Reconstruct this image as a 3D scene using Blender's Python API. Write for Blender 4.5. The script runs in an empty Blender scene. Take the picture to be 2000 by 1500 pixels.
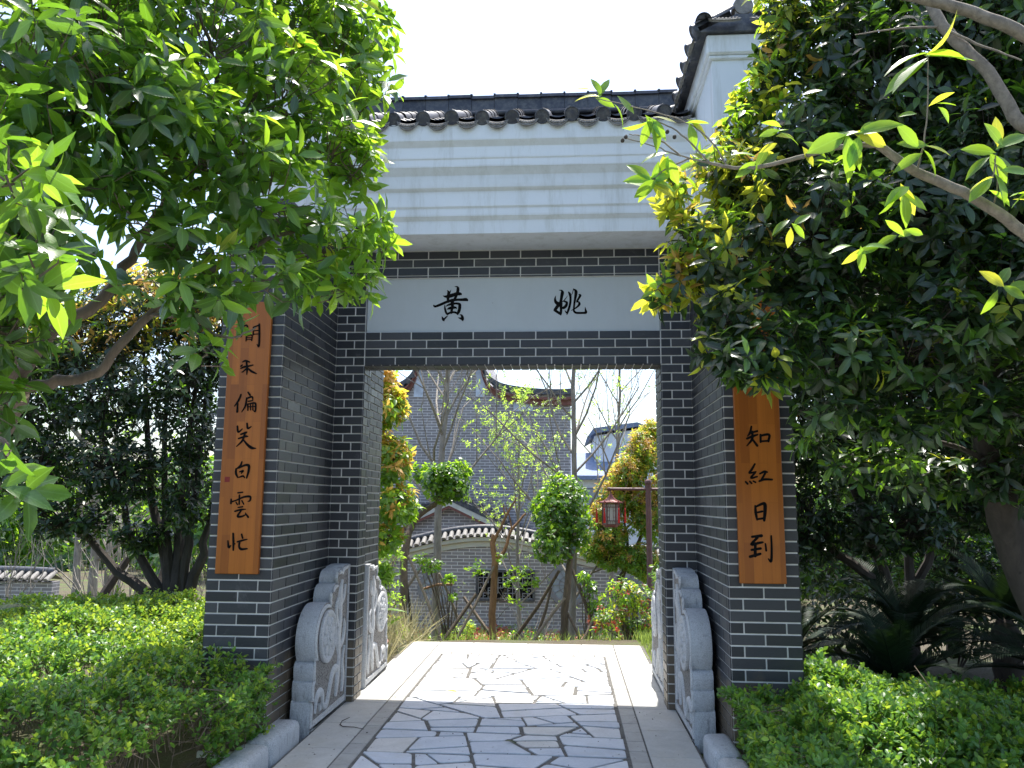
import bpy, bmesh, math, random
import numpy as np
from mathutils import Vector, Matrix

random.seed(7)
rng = np.random.default_rng(11)
sc = bpy.context.scene
COL = sc.collection

# ------------------------------------------------------------------ camera
cam_d = bpy.data.cameras.new('camera')
cam_d.sensor_width = 36.0
cam_d.lens = 27.95
cam_d.clip_start = 0.05
cam_d.clip_end = 400
cam = bpy.data.objects.new('camera', cam_d)
COL.objects.link(cam)
CR = Vector((0.99768598, 0.06762682, 0.00702133))
CU = Vector((0.00299883, -0.1469384, 0.9891411))
CF = Vector((-0.06792417, 0.98683115, 0.14680118))
CP = Vector((0.42790, -6.06715, 1.46982))
cam.matrix_world = Matrix(((CR.x, CU.x, -CF.x, CP.x), (CR.y, CU.y, -CF.y, CP.y), (CR.z, CU.z, -CF.z, CP.z), (0, 0, 0, 1)))
sc.camera = cam

# ------------------------------------------------------------------ sky, sun, exposure
SUN_EL, SUN_AZ = 70.6, 9.0          # degrees; azimuth from +y towards +x
world = bpy.data.worlds.new('World')
sc.world = world
world.use_nodes = True
wn = world.node_tree
wn.nodes.clear()
w_out = wn.nodes.new('ShaderNodeOutputWorld')
w_bg = wn.nodes.new('ShaderNodeBackground')
w_sky = wn.nodes.new('ShaderNodeTexSky')
w_sky.sky_type = 'NISHITA'
w_sky.sun_disc = False
w_sky.sun_elevation = math.radians(SUN_EL)
w_sky.sun_rotation = math.radians(SUN_AZ)
w_sky.air_density = 1.0
w_sky.dust_density = 2.5
w_sky.ozone_density = 1.0
w_bg.inputs['Strength'].default_value = 0.15
wn.links.new(w_sky.outputs[0], w_bg.inputs[0])
wn.links.new(w_bg.outputs[0], w_out.inputs[0])
sun_d = bpy.data.lights.new('sun', 'SUN')
sun_d.energy = 4.0
sun_d.angle = math.radians(0.53)
sun_d.color = (1.0, 0.955, 0.88)
sun = bpy.data.objects.new('sun', sun_d)
COL.objects.link(sun)
sd = Vector((math.sin(math.radians(SUN_AZ)) * math.cos(math.radians(SUN_EL)),
             math.cos(math.radians(SUN_AZ)) * math.cos(math.radians(SUN_EL)), math.sin(math.radians(SUN_EL))))
sun.rotation_euler = sd.to_track_quat('Z', 'Y').to_euler()
sc.view_settings.view_transform = 'Standard'
sc.view_settings.look = 'None'
sc.view_settings.gamma = 1
sc.view_settings.use_curve_mapping = False
sc.view_settings.exposure = 1.3
sc.render.engine = 'CYCLES'
sc.cycles.max_bounces = 8
sc.cycles.diffuse_bounces = 4
sc.cycles.transmission_bounces = 6
sc.cycles.use_denoising = True

# ------------------------------------------------------------------ materials
def newmat(name):
    m = bpy.data.materials.new(name)
    m.use_nodes = True
    nt = m.node_tree
    b = nt.nodes['Principled BSDF']
    return m, nt, b

def N(nt, t, **kw):
    n = nt.nodes.new(t)
    for k, v in kw.items():
        if k.startswith('i_'):
            n.inputs[k[2:].replace('_', ' ')].default_value = v
        else:
            setattr(n, k, v)
    return n

def L(nt, a, b):
    nt.links.new(a, b)

def ramp(nt, fac, stops):
    r = nt.nodes.new('ShaderNodeValToRGB')
    el = r.color_ramp.elements
    while len(el) > 1:
        el.remove(el[-1])
    el[0].position = stops[0][0]
    el[0].color = (*stops[0][1], 1)
    for p, c in stops[1:]:
        e = el.new(p)
        e.color = (*c, 1)
    L(nt, fac, r.inputs[0])
    return r.outputs[0]

def mix(nt, fac, a, b, mode='MIX'):
    m = nt.nodes.new('ShaderNodeMix')
    m.data_type = 'RGBA'
    m.blend_type = mode
    for sock, v in ((m.inputs[0], fac), (m.inputs[6], a), (m.inputs[7], b)):
        if hasattr(v, 'links'):
            L(nt, v, sock)
        elif isinstance(v, (int, float)):
            sock.default_value = v
        else:
            sock.default_value = (*v, 1)
    return m.outputs[2]

def noise(nt, scale, detail=4, rough=0.55, vec=None, dist=0.0):
    n = N(nt, 'ShaderNodeTexNoise')
    n.inputs['Scale'].default_value = scale
    n.inputs['Detail'].default_value = detail
    n.inputs['Roughness'].default_value = rough
    n.inputs['Distortion'].default_value = dist
    if vec is not None:
        L(nt, vec, n.inputs['Vector'])
    return n.outputs['Fac']

def wpos(nt, scale=(1, 1, 1)):
    g = N(nt, 'ShaderNodeNewGeometry')
    mp = N(nt, 'ShaderNodeMapping')
    mp.inputs['Scale'].default_value = scale
    L(nt, g.outputs['Position'], mp.inputs['Vector'])
    return mp.outputs[0]

def rnd(nt):
    """one random number per loose piece and per object"""
    oi = N(nt, 'ShaderNodeObjectInfo')
    g = N(nt, 'ShaderNodeNewGeometry')
    a = N(nt, 'ShaderNodeMath', operation='ADD')
    L(nt, oi.outputs['Random'], a.inputs[0])
    L(nt, g.outputs['Random Per Island'], a.inputs[1])
    f = N(nt, 'ShaderNodeMath', operation='FRACT')
    L(nt, a.outputs[0], f.inputs[0])
    return f.outputs[0]

def bump(nt, b, h, strength=0.3, dist=0.01):
    n = N(nt, 'ShaderNodeBump')
    n.inputs['Strength'].default_value = strength
    n.inputs['Distance'].default_value = dist
    L(nt, h, n.inputs['Height'])
    L(nt, n.outputs[0], b.inputs['Normal'])
    return n

def simple(name, c, rough=0.7, var=0.25, scale=8, bs=0.25, bscale=60, spec=0.4, metal=0.0):
    m, nt, b = newmat(name)
    p = wpos(nt)
    f = noise(nt, scale, 5, 0.6, p)
    lo = tuple(x * (1 - var) for x in c)
    hi = tuple(min(1, x * (1 + var)) for x in c)
    L(nt, ramp(nt, f, [(0.25, lo), (0.75, hi)]), b.inputs['Base Color'])
    b.inputs['Roughness'].default_value = rough
    b.inputs['Specular IOR Level'].default_value = spec
    b.inputs['Metallic'].default_value = metal
    if bs:
        bump(nt, b, noise(nt, bscale, 5, 0.6, p), bs, 0.005)
    return m

M = {}
def mat_brick():
    m, nt, b = newmat('grey_brick')
    p = wpos(nt)
    r = rnd(nt)
    base = ramp(nt, r, [(0.0, (0.020, 0.0215, 0.026)), (0.35, (0.033, 0.035, 0.041)), (0.75, (0.044, 0.046, 0.053)), (1.0, (0.074, 0.075, 0.080))])
    # fine horizontal drag marks of the extruded tile
    st = noise(nt, 30, 4, 0.7, wpos(nt, (1, 1, 9)))
    base = mix(nt, 0.22, base, ramp(nt, st, [(0.3, (0.015, 0.016, 0.020)), (0.7, (0.075, 0.078, 0.09))]))
    # pale lime scuffs
    sc_ = noise(nt, 5.5, 6, 0.75, p, 0.6)
    k = ramp(nt, sc_, [(0.59, (0, 0, 0)), (0.74, (1, 1, 1))])
    base = mix(nt, mix(nt, 0.72, k, (0, 0, 0)), base, (0.24, 0.24, 0.24))
    # rising ground dirt, brown, with an uneven edge
    g = N(nt, 'ShaderNodeNewGeometry')
    sx = N(nt, 'ShaderNodeSeparateXYZ')
    L(nt, g.outputs['Position'], sx.inputs[0])
    a = N(nt, 'ShaderNodeMath', operation='MULTIPLY_ADD')
    L(nt, noise(nt, 3, 4, 0.6, p), a.inputs[0])
    a.inputs[1].default_value = -0.7
    L(nt, sx.outputs['Z'], a.inputs[2])
    dk = ramp(nt, a.outputs[0], [(0.0, (0.7, 0.7, 0.7)), (0.12, (0, 0, 0))])
    base = mix(nt, dk, base, (0.16, 0.12, 0.075))
    L(nt, base, b.inputs['Base Color'])
    L(nt, ramp(nt, r, [(0, (0.34,) * 3), (1, (0.52,) * 3)]), b.inputs['Roughness'])
    b.inputs['Specular IOR Level'].default_value = 0.45
    bump(nt, b, noise(nt, 90, 5, 0.65, wpos(nt, (1, 1, 3))), 0.22, 0.003)
    return m
M['brick'] = mat_brick()
M['mortar'] = simple('mortar', (0.74, 0.73, 0.70), 0.9, 0.16, 6, 0.4, 120)

def mat_plaster(name, c, streak=0.5):
    m, nt, b = newmat(name)
    p = wpos(nt)
    base = ramp(nt, noise(nt, 2.2, 5, 0.6, p), [(0.3, tuple(x * 0.93 for x in c)), (0.7, c)])
    v = noise(nt, 7, 6, 0.7, wpos(nt, (1.0, 1.0, 0.16)), 0.3)
    k = ramp(nt, v, [(0.52, (0, 0, 0)), (0.8, (streak,) * 3)])
    base = mix(nt, k, base, (0.33, 0.33, 0.25))
    sp = noise(nt, 26, 3, 0.5, p)
    k2 = ramp(nt, sp, [(0.74, (0, 0, 0)), (0.79, (0.45,) * 3)])
    base = mix(nt, k2, base, (0.22, 0.21, 0.17))
    L(nt, base, b.inputs['Base Color'])
    b.inputs['Roughness'].default_value = 0.82
    bump(nt, b, noise(nt, 14, 6, 0.6, p), 0.12, 0.01)
    return m
M['plaster'] = mat_plaster('white_plaster', (0.80, 0.84, 0.86), 0.55)
def mat_eaves():
    m, nt, b = newmat('stained_shaded_eaves_plaster')
    p = wpos(nt)
    c = (0.81, 0.85, 0.87)
    base = ramp(nt, noise(nt, 2.2, 5, 0.6, p), [(0.3, tuple(x * 0.94 for x in c)), (0.7, c)])
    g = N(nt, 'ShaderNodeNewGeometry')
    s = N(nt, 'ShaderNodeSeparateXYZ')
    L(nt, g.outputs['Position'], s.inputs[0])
    w = N(nt, 'ShaderNodeMath', operation='MULTIPLY_ADD')        # painted shade and dirt lines waver a little
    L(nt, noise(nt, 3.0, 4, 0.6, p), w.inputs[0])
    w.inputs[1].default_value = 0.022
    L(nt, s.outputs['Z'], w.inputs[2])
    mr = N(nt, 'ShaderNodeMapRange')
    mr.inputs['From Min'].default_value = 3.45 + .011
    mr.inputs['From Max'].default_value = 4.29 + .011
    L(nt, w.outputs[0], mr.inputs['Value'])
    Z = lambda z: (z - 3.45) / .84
    st = []  # shade under the fillets and lodged grime, painted as bands by height
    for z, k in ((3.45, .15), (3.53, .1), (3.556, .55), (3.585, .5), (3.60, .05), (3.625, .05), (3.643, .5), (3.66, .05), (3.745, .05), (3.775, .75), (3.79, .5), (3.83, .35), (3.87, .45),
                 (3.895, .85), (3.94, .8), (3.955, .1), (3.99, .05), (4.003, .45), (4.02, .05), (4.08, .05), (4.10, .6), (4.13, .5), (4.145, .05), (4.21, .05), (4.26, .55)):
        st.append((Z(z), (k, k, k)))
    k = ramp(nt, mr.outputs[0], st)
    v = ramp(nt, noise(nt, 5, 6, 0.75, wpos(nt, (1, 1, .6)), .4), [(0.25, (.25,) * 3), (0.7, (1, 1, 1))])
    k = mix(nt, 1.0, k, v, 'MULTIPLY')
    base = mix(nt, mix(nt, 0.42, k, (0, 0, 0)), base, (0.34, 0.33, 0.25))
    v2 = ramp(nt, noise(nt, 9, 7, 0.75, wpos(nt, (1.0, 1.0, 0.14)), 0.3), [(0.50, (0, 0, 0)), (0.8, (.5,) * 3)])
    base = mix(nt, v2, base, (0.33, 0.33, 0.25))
    L(nt, base, b.inputs['Base Color'])
    b.inputs['Roughness'].default_value = 0.82
    bump(nt, b, noise(nt, 14, 6, 0.6, p), 0.15, 0.01)
    return m
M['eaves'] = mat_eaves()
M['plaque'] = mat_plaster('plaque_plaster', (0.55, 0.59, 0.60), 0.12)
M['grime'] = simple('grimy_plaster', (0.46, 0.45, 0.37), 0.9, 0.3, 9, 0.3, 40)

def mat_tile():
    m, nt, b = newmat('roof_tile')
    p = wpos(nt)
    base = ramp(nt, rnd(nt), [(0, (0.030, 0.035, 0.050)), (1, (0.060, 0.066, 0.085))])
    k = ramp(nt, noise(nt, 16, 7, 0.75, p), [(0.45, (0, 0, 0)), (0.7, (0.75,) * 3)])
    base = mix(nt, k, base, (0.17, 0.17, 0.16))
    L(nt, base, b.inputs['Base Color'])
    b.inputs['Roughness'].default_value = 0.5
    bump(nt, b, noise(nt, 55, 5, 0.6, p), 0.35, 0.005)
    return m
M['tile'] = mat_tile()
M['tile_pale'] = simple('weathered_tile', (0.22, 0.21, 0.195), 0.75, 0.45, 22, 0.5, 90)

def mat_granite(name, c, chisel=True, dark=0.0):
    m, nt, b = newmat(name)
    p = wpos(nt)
    base = ramp(nt, noise(nt, 160, 3, 0.7, p), [(0.3, tuple(x * 0.62 for x in c)), (0.55, c), (0.75, tuple(min(1, x * 1.18) for x in c))])
    big = noise(nt, 4, 5, 0.6, p)
    base = mix(nt, ramp(nt, big, [(0.45, (0, 0, 0)), (0.8, (0.4,) * 3)]), base, tuple(x * 0.6 for x in c))
    h = noise(nt, 34, 5, 0.65, wpos(nt, (1, 1, 0.28)) if chisel else p)
    k = ramp(nt, h, [(0.28, (0.75,) * 3), (0.45, (0, 0, 0))])
    base = mix(nt, k, base, tuple(x * 0.42 for x in c))
    L(nt, base, b.inputs['Base Color'])
    b.inputs['Roughness'].default_value = 0.85
    bump(nt, b, h, 0.6, 0.012)
    return m
M['granite'] = mat_granite('chiselled_granite', (0.47, 0.495, 0.52))
M['granite_relief'] = mat_granite('carved_granite', (0.57, 0.58, 0.59), False)
def mat_stipple():
    m, nt, b = newmat('stippled_granite')
    p = wpos(nt)
    v = N(nt, 'ShaderNodeTexVoronoi')
    v.inputs['Scale'].default_value = 70
    L(nt, p, v.inputs['Vector'])
    L(nt, ramp(nt, v.outputs['Distance'], [(0.1, (0.06, 0.055, 0.05)), (0.5, (0.27, 0.255, 0.24))]), b.inputs['Base Color'])
    b.inputs['Roughness'].default_value = 0.95
    bump(nt, b, v.outputs['Distance'], 0.9, 0.012)
    return m
M['stipple'] = mat_stipple()

def mat_slab(name, stops, spots=True):
    m, nt, b = newmat(name)
    p = wpos(nt)
    base = ramp(nt, rnd(nt), stops)
    base = mix(nt, 0.35, base, ramp(nt, noise(nt, 7, 6, 0.7, p, 0.5), [(0.25, (0.36, 0.36, 0.36)), (0.75, (0.74, 0.74, 0.72))]))
    base = mix(nt, 0.5, base, ramp(nt, noise(nt, 60, 4, 0.7, p), [(0.3, (0.75,) * 3), (0.7, (1, 1, 1))]), 'MULTIPLY')
    if spots:
        k = ramp(nt, noise(nt, 38, 2, 0.4, p), [(0.73, (0, 0, 0)), (0.76, (0.8,) * 3)])
        base = mix(nt, k, base, (0.10, 0.085, 0.06))
        st = ramp(nt, noise(nt, 2.3, 5, 0.7, p, 0.4), [(0.55, (0, 0, 0)), (0.78, (0.5,) * 3)])
        base = mix(nt, st, base, (0.42, 0.38, 0.30))
    L(nt, base, b.inputs['Base Color'])
    b.inputs['Roughness'].default_value = 0.7
    b.inputs['Specular IOR Level'].default_value = 0.35
    bump(nt, b, noise(nt, 22, 7, 0.65, p), 0.3, 0.008)
    return m
M['flag'] = mat_slab('pale_flagstone', [(0, (0.46, 0.51, 0.59)), (0.5, (0.53, 0.58, 0.66)), (0.85, (0.62, 0.65, 0.70)), (1, (0.60, 0.57, 0.52))])
M['border'] = mat_slab('border_slab', [(0, (0.37, 0.37, 0.34)), (1, (0.45, 0.44, 0.40))])
M['strip'] = mat_slab('strip_tile', [(0, (0.235, 0.23, 0.205)), (1, (0.30, 0.285, 0.25))])
M['joint'] = simple('path_joint', (0.115, 0.11, 0.10), 0.95, 0.45, 25, 0.7, 120)
M['concrete'] = simple('concrete', (0.38, 0.37, 0.35), 0.9, 0.2, 6, 0.3, 60)

def mat_wood():
    m, nt, b = newmat('varnished_board')
    tc = N(nt, 'ShaderNodeTexCoord')
    bk = N(nt, 'ShaderNodeTexBrick')
    mp = N(nt, 'ShaderNodeMapping')
    mp.inputs['Rotation'].default_value = (math.radians(90), 0, math.radians(90))
    mp2 = N(nt, 'ShaderNodeMapping')
    mp2.inputs['Rotation'].default_value = (0, 0, 0)
    L(nt, tc.outputs['Object'], mp.inputs['Vector'])
    # glued staves: long vertical blocks of slightly different tone
    sx = N(nt, 'ShaderNodeSeparateXYZ')
    L(nt, tc.outputs['Object'], sx.inputs[0])
    cb = N(nt, 'ShaderNodeCombineXYZ')
    L(nt, sx.outputs['Z'], cb.inputs['X'])
    L(nt, sx.outputs['X'], cb.inputs['Y'])
    L(nt, cb.outputs[0], bk.inputs['Vector'])
    bk.inputs['Color1'].default_value = (0.45, 0.140, 0.017, 1)
    bk.inputs['Color2'].default_value = (0.29, 0.083, 0.010, 1)
    bk.inputs['Mortar'].default_value = (0.25, 0.075, 0.010, 1)
    bk.inputs['Scale'].default_value = 1.0
    bk.inputs['Mortar Size'].default_value = 0.0006
    bk.inputs['Brick Width'].default_value = 0.47
    bk.inputs['Row Height'].default_value = 0.052
    gr = noise(nt, 40, 5, 0.6, wpos(nt, (1, 1, 0.05)), 0.3)
    base = mix(nt, 0.45, bk.outputs['Color'], ramp(nt, gr, [(0.3, (0.6, 0.56, 0.5)), (0.7, (1, 1, 1))]), 'MULTIPLY')
    bl = ramp(nt, noise(nt, 6, 4, 0.6, wpos(nt, (1, 1, 0.5))), [(0.6, (0, 0, 0)), (0.8, (0.5,) * 3)])
    base = mix(nt, bl, base, (0.16, 0.05, 0.01))
    L(nt, base, b.inputs['Base Color'])
    b.inputs['Roughness'].default_value = 0.38
    b.inputs['Specular IOR Level'].default_value = 0.4
    bump(nt, b, gr, 0.1, 0.002)
    return m
M['wood'] = mat_wood()
M['ink'] = simple('black_paint', (0.007, 0.0065, 0.0065), 0.85, 0.3, 40, 0.1, 80, 0.08)
M['seal'] = simple('red_seal_paint', (0.22, 0.020, 0.015), 0.6, 0.25, 60, 0.1, 80)

def mat_leaf(name, c, t, tf=0.45, rough=0.32, var=0.35, spec=0.5):
    """leaf: glossy reflecting side, light coming through in colour t"""
    m, nt, b = newmat(name)
    r = rnd(nt)
    uv = N(nt, 'ShaderNodeUVMap')
    uv.uv_map = 'UVMap'
    s = N(nt, 'ShaderNodeSeparateXYZ')
    L(nt, uv.outputs[0], s.inputs[0])
    d = N(nt, 'ShaderNodeMath', operation='SUBTRACT')
    L(nt, s.outputs['Y'], d.inputs[0])
    d.inputs[1].default_value = 0.5
    ab = N(nt, 'ShaderNodeMath', operation='ABSOLUTE')
    L(nt, d.outputs[0], ab.inputs[0])
    # side veins run forward from the midrib
    v1 = N(nt, 'ShaderNodeMath', operation='MULTIPLY_ADD')
    L(nt, ab.outputs[0], v1.inputs[0])
    v1.inputs[1].default_value = -0.45
    L(nt, s.outputs['X'], v1.inputs[2])
    v2 = N(nt, 'ShaderNodeMath', operation='MULTIPLY')
    L(nt, v1.outputs[0], v2.inputs[0])
    v2.inputs[1].default_value = 62.0
    v3 = N(nt, 'ShaderNodeMath', operation='SINE')
    L(nt, v2.outputs[0], v3.inputs[0])
    lo = tuple(x * (1 - var) for x in c)
    hi = tuple(x * (1 + var) for x in c)
    col = ramp(nt, r, [(0, lo), (1, hi)])
    rib = ramp(nt, ab.outputs[0], [(0.0, (0.8,) * 3), (0.05, (0, 0, 0))])
    col = mix(nt, rib, col, tuple(min(1, x * 2.1 + 0.02) for x in c))
    L(nt, col, b.inputs['Base Color'])
    b.inputs['Roughness'].default_value = rough
    b.inputs['Specular IOR Level'].default_value = spec
    bump(nt, b, v3.outputs[0], 0.07, 0.002)
    tr = N(nt, 'ShaderNodeBsdfTranslucent')
    tcol = ramp(nt, r, [(0, tuple(x * 0.8 for x in t)), (1, tuple(min(1, x * 1.2) for x in t))])
    tcol = mix(nt, rib, tcol, tuple(min(1, x * 1.15 + 0.03) for x in t))
    L(nt, tcol, tr.inputs['Color'])
    ms = N(nt, 'ShaderNodeMixShader')
    ms.inputs[0].default_value = tf
    L(nt, b.outputs[0], ms.inputs[1])
    L(nt, tr.outputs[0], ms.inputs[2])
    L(nt, ms.outputs[0], nt.nodes['Material Output'].inputs['Surface'])
    return m
M['leaf'] = mat_leaf('evergreen_leaf', (0.030, 0.076, 0.021), (0.24, 0.50, 0.026), 0.34, 0.36, 0.35, 0.9)
M['leaf_bright'] = mat_leaf('fresh_leaf', (0.065, 0.155, 0.025), (0.48, 0.78, 0.04), 0.46, 0.36, 0.35, 0.7)
M['leaf_dark'] = mat_leaf('dark_leaf', (0.016, 0.036, 0.014), (0.09, 0.20, 0.020), 0.16, 0.34, 0.4, 0.5)
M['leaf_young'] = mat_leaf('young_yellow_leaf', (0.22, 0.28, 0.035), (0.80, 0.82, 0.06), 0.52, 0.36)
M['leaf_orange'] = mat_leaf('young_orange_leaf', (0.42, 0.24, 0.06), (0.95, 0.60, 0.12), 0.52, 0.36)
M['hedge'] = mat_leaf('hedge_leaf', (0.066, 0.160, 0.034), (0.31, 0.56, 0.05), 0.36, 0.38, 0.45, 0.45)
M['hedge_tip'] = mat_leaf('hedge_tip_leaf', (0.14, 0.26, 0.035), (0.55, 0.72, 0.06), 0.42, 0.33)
M['cycad'] = mat_leaf('cycad_leaflet', (0.010, 0.024, 0.011), (0.04, 0.09, 0.015), 0.08, 0.55, 0.35, 0.2)
M['grass'] = mat_leaf('grass_blade', (0.16, 0.24, 0.06), (0.42, 0.55, 0.10), 0.4, 0.5, 0.5, 0.2)
M['straw'] = mat_leaf('dry_grass_blade', (0.36, 0.33, 0.19), (0.5, 0.45, 0.22), 0.35, 0.6, 0.4, 0.2)
M['fresh'] = mat_leaf('spring_leaf', (0.20, 0.36, 0.05), (0.60, 0.85, 0.10), 0.5, 0.4)
M['redleaf'] = mat_leaf('reddish_leaf', (0.32, 0.08, 0.05), (0.6, 0.16, 0.08), 0.4, 0.4)
M['petal'] = mat_leaf('red_petal', (0.55, 0.03, 0.05), (0.8, 0.08, 0.1), 0.4, 0.5)

def mat_bark(name, c, stretch=0.25, scale=22):
    m, nt, b = newmat(name)
    p = wpos(nt, (1, 1, stretch))
    h = noise(nt, scale, 6, 0.7, p, 0.3)
    base = ramp(nt, h, [(0.3, tuple(x * 0.5 for x in c)), (0.6, c), (0.8, tuple(min(1, x * 1.3) for x in c))])
    k = ramp(nt, noise(nt, 30, 3, 0.5, wpos(nt)), [(0.68, (0, 0, 0)), (0.74, (0.7,) * 3)])
    base = mix(nt, k, base, tuple(x * 0.35 for x in c))
    L(nt, base, b.inputs['Base Color'])
    b.inputs['Roughness'].default_value = 0.9
    bump(nt, b, h, 0.55, 0.01)
    return m
M['bark'] = mat_bark('brown_bark', (0.15, 0.115, 0.082))
M['bark_dark'] = mat_bark('dark_bark', (0.060, 0.050, 0.042))
M['bark_grey'] = mat_bark('pale_grey_bark', (0.27, 0.235, 0.185), 0.7, 34)
M['bark_bare'] = mat_bark('bare_twig_bark', (0.30, 0.27, 0.235))
M['bark_red'] = mat_bark('orange_brown_bark', (0.30, 0.17, 0.085))
M['pole'] = mat_bark('weathered_pole', (0.26, 0.215, 0.165), 0.1)

def mat_ground():
    m, nt, b = newmat('soil_and_moss')
    p = wpos(nt)
    base = ramp(nt, noise(nt, 1.1, 6, 0.65, p), [(0.3, (0.07, 0.052, 0.034)), (0.5, (0.10, 0.085, 0.05)), (0.65, (0.09, 0.13, 0.035))])
    base = mix(nt, 0.5, base, ramp(nt, noise(nt, 40, 5, 0.7, p), [(0.3, (0.35, 0.32, 0.26)), (0.7, (1, 1, 1))]), 'MULTIPLY')
    L(nt, base, b.inputs['Base Color'])
    b.inputs['Roughness'].default_value = 0.95
    bump(nt, b, noise(nt, 18, 7, 0.7, p), 0.8, 0.04)
    return m
M['ground'] = mat_ground()

def mat_farbrick():
    m, nt, b = newmat('far_grey_brick')
    g = N(nt, 'ShaderNodeNewGeometry')
    s = N(nt, 'ShaderNodeSeparateXYZ')
    L(nt, g.outputs['Position'], s.inputs[0])
    cb = N(nt, 'ShaderNodeCombineXYZ')
    ad = N(nt, 'ShaderNodeMath', operation='ADD')
    L(nt, s.outputs['X'], ad.inputs[0])
    L(nt, s.outputs['Y'], ad.inputs[1])
    L(nt, ad.outputs[0], cb.inputs['X'])
    L(nt, s.outputs['Z'], cb.inputs['Y'])
    bk = N(nt, 'ShaderNodeTexBrick')
    L(nt, cb.outputs[0], bk.inputs['Vector'])
    bk.inputs['Scale'].default_value = 1
    bk.inputs['Brick Width'].default_value = 0.25
    bk.inputs['Row Height'].default_value = 0.07
    bk.inputs['Mortar Size'].default_value = 0.0065
    bk.inputs['Color1'].default_value = (0.235, 0.220, 0.230, 1)  # brick tones lifted to imitate haze and glare over the hall
    bk.inputs['Color2'].default_value = (0.31, 0.29, 0.30, 1)
    bk.inputs['Mortar'].default_value = (0.72, 0.70, 0.70, 1)
    base = mix(nt, 0.4, bk.outputs['Color'], ramp(nt, noise(nt, 1.5, 6, 0.7, wpos(nt)), [(0.3, (0.55,) * 3), (0.7, (1, 1, 1))]), 'MULTIPLY')
    L(nt, base, b.inputs['Base Color'])
    b.inputs['Roughness'].default_value = 0.8
    iv = N(nt, 'ShaderNodeMath', operation='SUBTRACT')
    iv.inputs[0].default_value = 1
    L(nt, bk.outputs['Fac'], iv.inputs[1])
    bump(nt, b, iv.outputs[0], 0.6, 0.004)
    return m
M['farbrick'] = mat_farbrick()
M['redtrim'] = simple('red_brown_trim', (0.20, 0.085, 0.07), 0.7, 0.3, 10)
M['bluewall'] = simple('painted_panel', (0.50, 0.56, 0.66), 0.8, 0.3, 5)
M['bandplaster'] = mat_plaster('weathered_band', (0.52, 0.52, 0.47), 0.7)
M['farwhite'] = simple('far_plaster', (0.70, 0.73, 0.80), 0.85, 0.1, 2)
M['farroof'] = simple('far_roof_tile', (0.16, 0.21, 0.32), 0.7, 0.25, 8)
M['lamp_paint'] = simple('maroon_paint', (0.15, 0.075, 0.075), 0.5, 0.2, 12, 0.1)
M['lamp_red'] = simple('red_lantern_wood', (0.24, 0.07, 0.06), 0.5, 0.2, 20, 0.1)
M['tassel'] = simple('red_tassel_thread', (0.62, 0.035, 0.030), 0.8, 0.2, 60, 0.1)
M['terracotta'] = simple('terracotta', (0.50, 0.27, 0.20), 0.8, 0.2, 10)
def mat_glass(name, c, rough=0.25):
    m, nt, b = newmat(name)
    b.inputs['Base Color'].default_value = (*c, 1)
    b.inputs['Roughness'].default_value = rough
    b.inputs['Specular IOR Level'].default_value = 0.6
    return m
M['frosted'] = mat_glass('frosted_pane', (0.55, 0.56, 0.55))
M['winglass'] = mat_glass('window_glass', (0.30, 0.34, 0.40), 0.12)
M['trim_grey'] = simple('grey_stone_trim', (0.22, 0.22, 0.24), 0.8, 0.2, 10)

# ------------------------------------------------------------------ object helpers
def tag(o, label=None, cat=None, group=None, kind=None):
    if label: o['label'] = label
    if cat: o['category'] = cat
    if group: o['group'] = group
    if kind: o['kind'] = kind
    return o

def empty(name, loc=(0, 0, 0), label=None, cat=None, group=None, kind=None):
    o = bpy.data.objects.new(name, None)
    o.empty_display_size = 0.1
    o.location = loc
    COL.objects.link(o)
    return tag(o, label, cat, group, kind)

def link(name, me, parent=None, mw=None, kind=None):
    """link a mesh; parent keeps world coordinates of the mesh"""
    o = bpy.data.objects.new(name, me)
    COL.objects.link(o)
    if parent is not None:
        o.parent = parent
        q = parent
        T = Matrix.Identity(4)
        while q is not None:
            T = (q.matrix_basis if q.parent is None else q.matrix_parent_inverse @ q.matrix_basis) @ T
            q = q.parent
        o.matrix_parent_inverse = T.inverted()
    if mw is not None:
        o.matrix_basis = mw
    if kind:
        o['kind'] = kind
    return o

def copy_tree(o, parent=None):
    c = o.copy()
    COL.objects.link(c)
    if parent is not None:
        mpi = o.matrix_parent_inverse.copy()
        c.parent = parent
        c.matrix_parent_inverse = mpi
    for ch in list(o.children):
        copy_tree(ch, c)
    return c

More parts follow.
